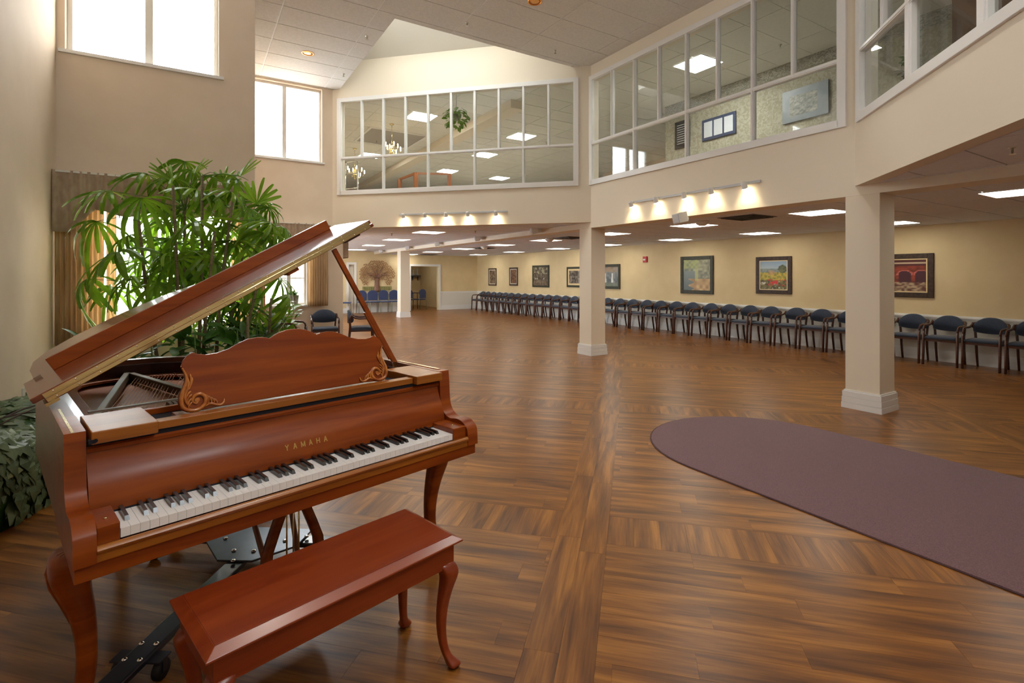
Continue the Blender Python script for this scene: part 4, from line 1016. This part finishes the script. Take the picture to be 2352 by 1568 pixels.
for i in range(17):
    for j in range(15):
        x = -.68+i*.085+(.04 if j % 2 else 0); z = 1.13+j*.066
        rr = hypot(x/.73, (z-1.52)/.60)
        if rr > 1 or (abs(x) < .12 and z < 1.4) or (z < 1.28 and abs(x) < .36) or random.random() < .10: continue
        o = bpy.data.objects.new('leaf', lf); COL.objects.link(o); o.parent = ts; o.location = (x, -.045-random.uniform(0, .02), z); o.rotation_euler = (0, radians(-40 if (x < 0) ^ ((i+j) % 3 == 0) else 40)+random.uniform(-.2, .2), 0); k += 1
for s, q in (((-.58, -.12), 0), ((.12, .62), 1)):
    for r_ in range(3):
        n_ = 5
        for m_ in range(n_):
            w = (s[1]-s[0])/n_; MB().box(s[0]+m_*w+.006, s[0]+(m_+1)*w-.006, -.02, 0, .885+r_*.055, .933+r_*.055).build('brick', 'plaque_brick', ts)

# folding table in the back room, shelf on its wall
ft = empty('folding_table', (8.05, 21.9, 0)); tag(ft, 'dark table with chairs seen through the far doorway', 'table')
MB().box(-.35, .45, -.3, .3, .70, .73).build('tabletop', 'folding_table', ft)
for x in (-.3, .4):
    for y in (-.25, .25): MB().tube([(x, y, .70), (x*1.05, y, 0)], .012, 6).build('leg', 'folding_table', ft)
used[0] = True
place(bq, 8.4, 21.25, radians(200), 'brown-looking banquet chair at the table in the back room', None)
place(bq, 7.85, 21.28, radians(170), 'banquet chair left of the table in the back room doorway', None)
sf = empty('wall_shelf', (9.3, 24.2, 1.45)); tag(sf, 'small blue-grey wall shelf in the far back room', 'shelf')
MB().box(-.5, .25, -.2, 0, .0, .04).build('board', 'plaque_blue', sf)
for x in (-.4, -.12, .15): MB().prism([(0, 0), (-.16, 0), (-.04, -.2), (0, -.2)], x-.015, x+.015, 'x').build('bracket', 'plaque_blue', sf)
for i, x in enumerate((-.3, -.1, .1)):
    v = MB().lathe([(.05, 0), (.07, .06), (.03, .16), (.045, .24+.05*i)], n=12).build('vase', 'paper', loc=(9.3+x, 24.1, 1.49)); tag(v, ['short pale vase at the left of the back room shelf', 'pale vase in the middle of the back room shelf', 'tallest pale vase at the right of the back room shelf'][i], 'vase', 'vases on the back room shelf')
# ================================================================== DRAPERIES
def cloth(name, m, x0, x1, y, z0f, z1, pleats, amp, label, cat, group=None, ret=0, nu=None):
    """hanging cloth: pleated along x; z0f(x) gives the lower edge"""
    nu = nu or int(pleats*8); r = random.Random(len(name)+int(x0*50)); ph = [r.uniform(-.5, .5) for _ in range(int(pleats)+3)]
    def fn(a, b):
        x = x0+(x1-x0)*a; zb = z0f(x); z = zb+(z1-zb)*b; q = a*pleats; w = ph[int(q)]*(1-(q % 1))+ph[int(q)+1]*(q % 1)
        return (x, y-amp*(.6+.4*w)*(1+sin(2*pi*q+w))*(.75+.25*(1-b)), z)
    o = MB().grid(fn, nu, 10).build(name, m, fix=False, solid=.006); tag(o, label, cat, group)
    wy = W1 if y < 9 else W2
    if cat == 'valance': MB().box(x0, x1, y-amp, wy-.0005, z1-.02, z1-.002).build('valance_board', 'paint_white', o)
    else:
        q = MB().tube([(x0, y, z1), (x1, y, z1)], .012, 8)
        for x in (x0+.02, x1-.02): q.box(x-.008, x+.008, y, wy-.0005, z1-.008, z1+.008)
        q.build('curtain_rod', 'brass', o)
    return o
yv = W1-.10
def val_z(x):
    t = (x+1.22)/1.86
    if t < .09: return 1.90
    if t < .20: return 1.90+(t-.09)/.11*.25
    return 2.13-.055*sin((t-.2)/.8*3*pi)**2
cloth('valance', 'valance', -1.19, .57, yv-.12, val_z, 2.51, 26, .016, 'brown gathered valance over the left window', 'valance', 'brown valances', nu=210)
cloth('drape', 'drape', -1.18, -.80, yv-.02, lambda x: .77, 2.4, 9, .03, 'long cream drape at the left side of the left window', 'drape', 'cream window drapes')
cloth('sheer', 'drape', -.78, -.70, yv+.0, lambda x: .88, 2.3, 2, .02, 'thin sheer strip beside the left cream drape', 'drape')
cloth('drape', 'drape', .36, .60, yv-.02, lambda x: .77, 2.4, 6, .03, 'cream drape at the right side of the left window, behind the palm', 'drape', 'cream window drapes')
yw = W2-.10
cloth('valance', 'valance', .98, 2.34, yw-.12, lambda x: 2.16+.04*sin((x-.98)*9)**2, 2.505, 20, .016, 'brown gathered valance in the alcove above the piano lid', 'valance', 'brown valances', nu=160)
cloth('drape', 'drape', 1.93, 2.31, yw-.02, lambda x: .86, 2.25, 8, .03, 'cream drape right of the alcove window', 'drape', 'cream window drapes')
cloth('drape', 'drape_peach', .98, 1.15, yw-.02, lambda x: .70, 2.25, 4, .03, 'peach drape left of the alcove window behind the palm', 'drape')
v = MB().box(XE+.001, XE+.13, 11.02, 12.6, 1.84, 2.40).build('valance', 'valance', bevel=.02); tag(v, 'short brown valance box on the side of the wall corner', 'valance', None)

# outlet on the left wall
o = MB().box(X0, X0+.008, 5.66, 5.74, .42, .54).build('outlet_plate', 'paint_white', bevel=.002); tag(o, 'cream electrical outlet plate low on the left wall', 'outlet')

# ================================================================== PLANTER AND PALM
pl_ = empty('planter', (-.25, 5.75, 0)); tag(pl_, 'low brown planter box under the palm by the window', 'planter')
PX0, PX1, PY0, PY1 = -.93, .92, -.95, 1.08
mb = MB()
for q in ((PX0, PX1, PY0, PY0+.05), (PX0, PX1, PY1-.05, PY1), (PX0, PX0+.05, PY0+.05, PY1-.05), (PX1-.05, PX1, PY0+.05, PY1-.05)): mb.box(*q, 0, .46)
mb.build('box', 'planter', pl_, bevel=.01)
MB().box(PX0+.05, PX1-.05, PY0+.05, PY1-.05, .05, .40).build('soil', 'soil', pl_)

def frond_mesh(name, seed, n, L, spread, droop, wid, m):
    """fan leaf: blunt pleated segments radiating from the hub, petiole direction is +X"""
    r = random.Random(seed); mb = MB()
    for k in range(n):
        a = -spread+2*spread*k/(n-1)+r.uniform(-.05, .05); l_ = L*(1-.22*abs(a)/spread)*r.uniform(.88, 1.06); w = wid*r.uniform(.85, 1.15); dr = droop*r.uniform(.6, 1.4); tw = r.uniform(-.25, .25)
        seg = 6; vs = []
        ca, sa = cos(a), sin(a); off = r.uniform(-.08, .12)
        for i in range(seg+1):
            t = i/seg; q = l_*t; z = off*q-dr*q*q/L*1.3
            hw = w*(.18+.82*min(1, t*2.4))*(1 if t < .8 else 1-(t-.8)*2.2)
            sh = 1-.35*dr*t*t
            cx, cy = ca*q*sh, sa*q*sh
            vs += [(cx-sa*hw, cy+ca*hw, z+tw*hw-.25*hw), (cx, cy, z+.22*hw), (cx+sa*hw, cy-ca*hw, z-tw*hw-.25*hw)]
        fs = []
        for i in range(seg):
            for j in (0, 1): fs.append((i*3+j, i*3+j+1, (i+1)*3+j+1, (i+1)*3+j))
        mb.add(vs, fs, smooth=False)
    return mb.mesh(name, m)
FM = [frond_mesh('frond', 1, 11, .44, 2.1, .45, .023, 'leaf'), frond_mesh('frond', 2, 9, .38, 1.8, .8, .023, 'leaf'), frond_mesh('frond', 3, 12, .42, 2.5, .6, .020, 'leaf')]
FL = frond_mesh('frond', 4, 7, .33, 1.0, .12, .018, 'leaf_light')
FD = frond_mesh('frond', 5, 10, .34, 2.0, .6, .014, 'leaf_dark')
pr_ = random.Random(11)
def palm(name, label, stems, specs, zbase, loc):
    r = empty(name, loc); tag(r, label, 'palm'); L0 = Vector(loc)
    for b, t in stems:
        b, t = Vector(b), Vector(t); mid = (b+t)/2+Vector((pr_.uniform(-.03, .03), pr_.uniform(-.03, .03), 0))
        MB().tube([b-L0, mid-L0, t-L0], [.017, .014, .011], 8).build('stem', 'stem', r)
    for c, me, pitch, scl in specs:
        # nearest stem point a little below the leaf hub
        best = None
        for b, t in stems:
            b, t = Vector(b), Vector(t)
            for k in range(5, 11):
                p = b+(t-b)*k/10; s = (c-p).length+max(0, p.z-c.z+.02)*2
                if best is None or s < best[0]: best = (s, p)
        p = best[1]; d = c-p
        if d.length > .75: p = c-d.normalized()*.75; d = c-p
        yaw = atan2(d.y, d.x) if hypot(d.x, d.y) > .05 else pr_.uniform(-pi, pi)
        o = bpy.data.objects.new('frond', me); COL.objects.link(o); o.parent = r; o.location = c-L0
        o.rotation_euler = (pr_.uniform(-.35, .35), pitch, yaw); o.scale = (scl,)*3
        MB().tube([best[1]-L0, (best[1]+c)/2+Vector((0, 0, .06*d.length))-L0, c-L0], [.004, .003, .0028], 5).build('petiole', 'petiole', r)
    return r
S0 = [((-.10, 5.55, .4), (-.16, 5.35, 2.25)), ((.02, 5.65, .4), (.06, 5.60, 2.40)), ((-.25, 5.75, .4), (-.42, 5.60, 1.95)), ((.16, 5.60, .4), (.30, 5.45, 2.15)), ((.05, 5.45, .4), (.15, 5.15, 1.85)), ((.25, 5.85, .4), (.48, 5.85, 2.05)), ((-.1, 5.9, .4), (-.08, 5.95, 2.1)), ((.30, 5.60, .4), (.55, 5.35, 1.6))]
big = [(270, 578, 4.35, 0, .35, 1.15), (222, 508, 4.7, 1, .5, .95), (325, 455, 4.7, 1, .75, 1.1), (250, 438, 4.9, 0, .15, 1.0), (295, 540, 4.9, 2, .4, .85), (200, 640, 4.6, 1, .5, .95), (300, 640, 4.7, 2, .7, .95), (362, 650, 4.6, 1, .6, .9),
       (455, 508, 4.5, 0, .45, 1.15), (405, 590, 4.6, 2, .75, 1.05), (480, 580, 4.8, 1, .6, .95), (535, 553, 4.8, 0, .3, .85), (340, 400, 5.1, 0, .05, .95), (400, 410, 5.1, 2, .1, .9), (452, 436, 5.0, 0, .2, 1.0), (492, 448, 4.9, 1, .4, 1.0),
       (530, 440, 5.0, 2, .5, .95), (570, 478, 5.0, 1, .6, .95), (622, 512, 5.0, 2, .6, 1.0), (608, 535, 4.9, 1, .85, .95), (650, 520, 5.1, 1, .5, .9), (430, 470, 5.3, 2, .3, .9), (375, 470, 5.3, 0, .3, .9), (350, 545, 5.2, 1, .5, .9),
       (505, 520, 5.2, 2, .5, .9), (560, 610, 5.1, 1, .6, .9), (520, 640, 5.2, 2, .6, .9), (450, 630, 5.2, 1, .7, .9), (400, 660, 5.3, 2, .6, .9), (590, 660, 5.2, 1, .7, .85), (640, 640, 5.1, 2, .6, .85), (660, 680, 5.0, 1, .9, .8),
       (330, 600, 5.3, 0, .5, .9), (480, 680, 5.3, 1, .6, .8), (545, 700, 5.2, 2, .7, .75), (590, 720, 5.1, 1, .7, .7), (530, 745, 5.1, 2, .8, .6), (230, 590, 5.2, 1, .6, .8), (255, 660, 5.2, 2, .6, .8), (600, 590, 5.3, 0, .4, .85), (420, 540, 5.4, 2, .4, .9),
       (440, 390, 5.2, 1, .2, .8), (500, 400, 5.2, 0, .1, .85), (545, 415, 5.2, 1, .3, .85), (375, 620, 5.0, 0, .6, .8), (480, 610, 5.4, 2, .6, .8)]
specs = [(at(u, v, d), FM[i], p, s) for u, v, d, i, p, s in big]
for u, v, d, yw_, sc_2 in ((395, 415, 5.0, 0, .9), (447, 398, 5.1, 0, .75), (590, 468, 5.1, 0, 1.0), (512, 420, 5.2, 0, .8), (552, 405, 5.1, 0, .9)):
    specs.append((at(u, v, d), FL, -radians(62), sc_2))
for k in range(44):
    u = pr_.gauss(440, 100); v = pr_.gauss(560, 80); specs.append((at(u, v, pr_.uniform(5.2, 5.9)), pr_.choice(FM), pr_.uniform(.2, .9), pr_.uniform(.7, .95)))
specs = [s for s in specs if s[0].y < 6.62 and s[0].x > -1.1]
palm('lady_palm', 'large green fan-leaved palm in front of the left window behind the piano', S0, specs, .4, (0, 5.6, .4))
S1 = [((.55, 5.5, .4), (.62, 5.35, 1.25)), ((.45, 5.2, .4), (.40, 5.1, 1.1))]
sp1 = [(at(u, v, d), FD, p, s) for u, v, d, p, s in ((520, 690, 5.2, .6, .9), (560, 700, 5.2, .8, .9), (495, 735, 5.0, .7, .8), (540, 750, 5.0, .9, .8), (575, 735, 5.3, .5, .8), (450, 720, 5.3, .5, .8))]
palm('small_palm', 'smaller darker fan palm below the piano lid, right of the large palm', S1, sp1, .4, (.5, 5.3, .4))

# broad-leaved ground plants in the planter
def blade(name, L, w, m, droop=.5, n=6):
    vs = []; fs = []
    for i in range(n+1):
        t = i/n; hw = w*sin(pi*min(1, t*.93+.05))**.8; x = L*t*(1-.2*t*droop); z = L*(.25*t-droop*t*t*.7)
        vs += [(x, -hw, z+hw*.25), (x, 0, z), (x, hw, z+hw*.25)]
    for i in range(n):
        for j in (0, 1): fs.append((i*3+j, i*3+j+1, (i+1)*3+j+1, (i+1)*3+j))
    return MB().add(vs, fs, smooth=True).mesh(name, m)
BL = blade('leaf', .26, .035, 'leaf_dark')
BW = blade('leaf', .20, .045, 'leaf_dark', .35)
def clump(name, label, c, n, me, hgt, spread, cat='plant', group=None, seed=1, smin=.7):
    r = empty(name, c); tag(r, label, cat, group); q = random.Random(seed)
    for k in range(n):
        a = q.uniform(-pi, pi); rr = spread*sqrt(q.random()); o = bpy.data.objects.new('leaf', me); COL.objects.link(o); o.parent = r
        o.location = (rr*cos(a), rr*sin(a), q.uniform(.05, hgt)); o.rotation_euler = (q.uniform(-.3, .3), q.uniform(-.9, .35), a+q.uniform(-.6, .6)); o.scale = (q.uniform(smin, 1.2),)*3
    MB().tube([(0, 0, 0), (.01, 0, hgt*.6), (0, .01, hgt)], [.012, .008, .004], 6).build('stem', 'petiole', r)
    return r
for i, (x, y, lb) in enumerate(((-.5, 5.15, 'dark leafy ground plant at the left front of the planter'), (-.30, 5.05, 'dark leafy ground plant left of the palm stems'), (.0, 5.0, 'dark leafy ground plant under the palm stems'), (.32, 5.1, 'dark leafy ground plant right of the palm stems'), (.52, 5.6, 'dark leafy ground plant at the right end of the planter'))):
    clump('ground_plant', lb, (x, y, .40), 52, BL if i % 2 else BW, .58, .24, group='ground plants in the planter', seed=20+i)
# white lily plant by the alcove
lp_ = at(652, 760, 8.9); lpx, lpy = lp_.x, lp_.y
tb = empty('plant_pot', (lpx, lpy, 0)); tag(tb, 'round pot holding the white-flowered plant behind the music desk', 'pot')
MB().lathe([(.13, 0), (.17, .30), (.185, .31), (.185, .34), (.16, .34)], n=20).build('pot', 'pot', tb)
BG = blade('leaf', .20, .05, 'leaf', .3)
c_ = clump('lily_plant', 'bushy broad-leaved plant with white flowers behind the music desk', (lpx, lpy, .34), 70, BG, .58, .22, seed=5)
pet = blade('petal', .13, .028, 'lily', .6)
for k, (dx, dz) in enumerate(((.07, .66), (-.12, .50), (.2, .45))):
    f = empty('flower', (dx, -.1, dz)); f.parent = c_
    for j in range(6): o = bpy.data.objects.new('petal', pet); COL.objects.link(o); o.parent = f; o.rotation_euler = (0, -.3, j*pi/3)
# potted plant on the alcove window sill
pc = empty('potted_plant', (1.665, W2-.06, .884)); tag(pc, 'small potted plant standing on the alcove window sill', 'potted plant')
MB().lathe([(.085, 0), (.105, .19), (.112, .2), (.1, .2)], n=18).build('pot', 'pot', pc)
q = random.Random(4)
for k in range(26):
    o = bpy.data.objects.new('leaf', BL); COL.objects.link(o); o.parent = pc; a = q.uniform(-pi, pi); o.location = (.05*cos(a), .05*sin(a), .19); o.rotation_euler = (0, q.uniform(-1.2, -.2), a); o.scale = (.55,)*3
MB().box(1.50, 1.85, W2-.2, W2-.02, .872, .884).build('sill_shelf', 'trim_white')['label'] = 'white window ledge under the small potted plant'
bpy.data.objects['sill_shelf']['category'] = 'ledge'

# ================================================================== IVY BED at the left
iv = empty('ivy_bed', (-1.0, 5.0, 0)); tag(iv, 'dense green ivy spilling to the floor at the left edge', 'ivy')
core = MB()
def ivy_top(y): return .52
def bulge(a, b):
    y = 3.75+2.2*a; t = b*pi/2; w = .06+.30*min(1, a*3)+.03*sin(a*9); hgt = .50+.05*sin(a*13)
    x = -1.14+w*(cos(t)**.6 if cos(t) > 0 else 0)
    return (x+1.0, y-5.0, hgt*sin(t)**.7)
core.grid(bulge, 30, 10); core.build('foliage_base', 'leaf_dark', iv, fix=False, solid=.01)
il = MB().add([(0, 0, 0), (.03, -.045, .004), (.055, -.03, 0), (.09, 0, -.01), (.055, .03, 0), (.03, .045, .004), (.04, 0, .012)], [(0, 1, 6), (1, 2, 6), (2, 3, 6), (3, 4, 6), (4, 5, 6), (5, 0, 6)]).mesh('leaf', 'ivy')
il2 = il.copy(); il2.materials.clear(); il2.materials.append(MAT['ivy_pale'])
q = random.Random(9); J = MB()
cnt = 0
for k in range(1500):
    a, b = q.random(), q.random(); p = Vector(bulge(a, b)); t = b*pi/2
    nrm = Vector((cos(t), -.15, sin(t))).normalized(); e = Vector((q.gauss(0, .5), q.gauss(0, .5), -1+q.gauss(0, .3))); e = (e-nrm*e.dot(nrm)*.8).normalized()
    s_ = nrm.cross(e).normalized(); M = Matrix((e, s_, e.cross(s_) if e.cross(s_).dot(nrm) > 0 else -e.cross(s_))).transposed().to_4x4(); sc_3 = q.uniform(.7, 1.45)
    M = Matrix.Translation(p+nrm*q.uniform(.0, .03)) @ M @ Matrix.Scale(sc_3, 4)
    if k % 5 == 0 and cnt < 290:
        o = bpy.data.objects.new('leaf', il if q.random() < .93 else il2); COL.objects.link(o); o.parent = iv; o.matrix_local = M; cnt += 1
    else: J.add([M @ v.co for v in il.vertices], [tuple(f.vertices) for f in il.polygons])
o = J.build('leaves', 'ivy', iv, fix=False); o['kind'] = 'stuff'
tw = empty('twigs', (-.95, 4.0, .5)); tag(tw, 'bare brown twigs lying over the ivy beside the piano', 'twigs')
for d0, d1 in (((0, 962, 3.25), (100, 925, 3.7)), ((0, 975, 3.2), (96, 932, 3.6)), ((10, 958, 3.25), (95, 945, 3.6))):
    a, b = at(*d0), at(*d1); MB().tube([a-Vector((-.95, 4, .5)), (a+b)/2+Vector((0, 0, .01))-Vector((-.95, 4, .5)), b-Vector((-.95, 4, .5))], [.006, .007, .004], 6).build('twig', 'twig', tw)

# ================================================================== UPSTAIRS THINGS seen through the glazing
def chandelier(c, lb, R_=.24):
    r = empty('chandelier', c); tag(r, lb, 'chandelier', 'brass chandeliers upstairs'); H = ZC-c[2]
    MB().tube([(0, 0, H), (0, 0, .1)], .006, 6).lathe([(.06, 0), (.05, -.02), (.01, -.03)], (0, 0, H), 12).build('chain', 'brass', r)
    MB().lathe([(.012, .2), (.03, .15), (.015, .08), (.045, .02), (.05, -.04), (.02, -.1), (.03, -.13), (.002, -.16)], n=14).build('body', 'brass', r)
    for k in range(8):
        a = 2*pi*k/8; up_ = .0 if k % 2 else .12; rr = R_ if k % 2 else R_*.65; ca, sa = cos(a), sin(a)
        am = MB().tube([(0, 0, up_-.02), (rr*.4*ca, rr*.4*sa, up_-.08), (rr*.85*ca, rr*.85*sa, up_-.06), (rr*ca, rr*sa, up_)], .006, 6).build('arm', 'brass', r)
        MB().lathe([(.012, 0), (.012, .05), (.016, .065), (.014, .085), (.002, .11)], (rr*ca, rr*sa, up_), 8).build('bulb', 'bulb', am)
c1 = at(900, 340, 13.0); chandelier((c1.x, c1.y, 4.62), 'lit brass chandelier hanging in the third glazing bay from the left')
c2 = at(815, 400, 15.5); chandelier((c2.x, c2.y, c2.z), 'lit brass chandelier low in the lower left glazing pane', .32)
cf = at(897, 318, 14.3); cof = empty('ceiling_coffer', (cf.x, cf.y, ZC)); tag(cof, 'dark square coffer in the upstairs ceiling behind the chandelier', 'coffer')
MB().box(-.75, .75, -.75, .75, -.012, -.002).build('panel', 'tbar_dark', cof)
mb = MB()
for q_ in ((-.8, .8, -.8, -.75), (-.8, .8, .75, .8), (-.8, -.75, -.75, .75), (.75, .8, -.75, .75)): mb.box(*q_, -.03, 0)
mb.build('molding', 'trim_white', cof)
# hanging fern
hc = at(1048, 270, 10.6); hf = empty('hanging_plant', hc); tag(hf, 'round green plant hanging upstairs behind the left glazing', 'hanging plant')
MB().tube([(0, 0, ZC-hc.z), (0, 0, .05)], .004, 5).build('cord', 'twig', hf); MB().lathe([(.06, -.06), (.1, 0), (.11, .06), (.1, .06)], n=14).build('basket', 'pot', hf)
hl = blade('leaf', .11, .028, 'leaf', .5); q = random.Random(2)
for k in range(150):
    a, b = q.uniform(-pi, pi), q.uniform(-.9, 1.3); rr = q.uniform(.13, .25); o = bpy.data.objects.new('leaf', hl); COL.objects.link(o); o.parent = hf
    o.location = (rr*cos(a)*cos(b), rr*sin(a)*cos(b), rr*sin(b)-.02); o.rotation_euler = (q.uniform(-.6, .6), q.uniform(-.2, 1.0), a)
# wooden stair rail / frame upstairs, grey tubular stand
wr = empty('wooden_rail', (0, 0, 0)); tag(wr, 'reddish wooden stair rail upstairs in the lower glazing panes', 'railing')
a, b, c = at(918, 412, 13.2), at(955, 398, 12.8), at(1032, 400, 14.6)
for p in (a, b, c): MB().box(p.x-.045, p.x+.045, p.y-.045, p.y+.045, 2.9, p.z).build('post', 'orange_wood', wr)
bar(a, b, .05, .06, Vector((0, 0, 1))).build('rail', 'orange_wood', wr); bar(b, c, .05, .06, Vector((0, 0, 1))).build('rail', 'orange_wood', wr)
sn = empty('tubular_stand', (0, 0, 0)); tag(sn, 'grey tubular steel stand upstairs in the lowest left pane', 'stand')
p1, p2 = at(793, 400, 12), at(822, 400, 12)
for p in (p1, p2): MB().tube([(p.x, p.y, 2.9), (p.x, p.y, 4.15)], .018, 8).build('upright', 'chrome', sn)
for z in (3.5, 3.85, 4.12): MB().tube([(p1.x, p1.y, z), (p2.x, p2.y, z+.03)], .014, 8).build('rung', 'chrome', sn)
# corridor pictures
def wallpic(name, y0, y1, z0, z1, lab, m, inner=()):
    x = 9.14; r = empty(name, (x, (y0+y1)/2, z0)); tag(r, lab, 'picture'); w = (y0-y1)/2
    MB().box(-.03, -.003, -w, w, 0, z1-z0).build('panel', m, r, bevel=.004)
    for a, b, c, d in inner: MB().box(-.034, -.03, a, b, c, d).build('sheet', 'paper', r)
    return r
H = .42; wallpic('framed_notices', 7.08, 6.29, 4.30, 4.74, 'blue framed board with three pale sheets in the upstairs corridor', 'plaque_blue', [(.14, .34, .06, .38), (-.1, .10, .06, .38), (-.34, -.14, .06, .38)])
r = wallpic('memorial_board', 7.80, 7.40, 4.28, 4.88, 'dark lettered board upstairs left of the blue framed sheets', 'rubber', [(-.13, .13, .10+.05*k, .112+.05*k) for k in range(9)])
r = wallpic('large_print', 5.34, 4.54, 4.22, 4.80, 'large grey-blue framed print at the right end of the corridor', 'plaque_grey')
f = art_sepia(12, (.14, .15, .15), (.48, .48, .42)); me = canvas_mesh('print_sheet', .26, -.22, .10, .46, -.034, f, 30); o = bpy.data.objects.new('print_sheet', me); COL.objects.link(o); o.parent = r
# leafy dark branch behind the top right glazing
tb2 = empty('dark_branch', (0, 0, 0)); bp0 = at(2075, 175, 5.9); bp1 = at(2108, 70, 5.6); tb2.location = bp0; tag(tb2, 'dark leafy decorative branch behind the top right glazing', 'plant')
MB().tube([(0, 0, 2.9-bp0.z), (.02, 0, .0), tuple((bp1-bp0)*.6), tuple(bp1-bp0)], .012, 6).build('stem', 'twig', tb2); q = random.Random(8)
for k in range(26):
    t = q.random(); p = (bp1-bp0)*t; o = bpy.data.objects.new('leaf', BL); COL.objects.link(o); o.parent = tb2; o.location = p; o.rotation_euler = (q.uniform(-1, 1), q.uniform(-1, 1), q.uniform(-3, 3)); o.scale = (.5,)*3

# ================================================================== OUTDOORS behind the low windows
q = random.Random(5)
for i, (x, y, s) in enumerate(((-.1, 9.6, .9), (-2.6, 15.0, 1.6), (.6, 15.5, 1.5))):
    r = empty('snowy_shrub', (x, y, -.3)); tag(r, ['snowy evergreen shrub just outside the left window', 'snowy evergreen shrub farther outside on the left', 'snowy evergreen shrub outside the alcove window'][i], 'shrub', 'snowy shrubs outside'); J = MB()
    for k in range(420):
        z = q.uniform(.1, 1.9)*s; rr = (.55*s)*(1-z/(2.1*s))*sqrt(q.uniform(.3, 1)); a = q.uniform(-pi, pi); c = Vector((rr*cos(a), rr*sin(a), z)); d = Vector((cos(a), sin(a), q.uniform(-.5, .2)))*.14*s; n = Vector((-sin(a), cos(a), 0))*.03*s
        J.add([c-n, c+n, c+d], [(0, 1, 2)])
    o = J.build('foliage', 'shrub', r, fix=False); o['kind'] = 'stuff'
    MB().tube([(0, 0, 0), (0, 0, 1.8*s)], [.05, .01], 6).build('trunk', 'twig', r)
ub = MB().box(-1.35, -.75, 9.9, 10.5, -.3, .93).build('utility_box', 'box_green', bevel=.02); tag(ub, 'grey-green utility cabinet outside the left window', 'utility box')
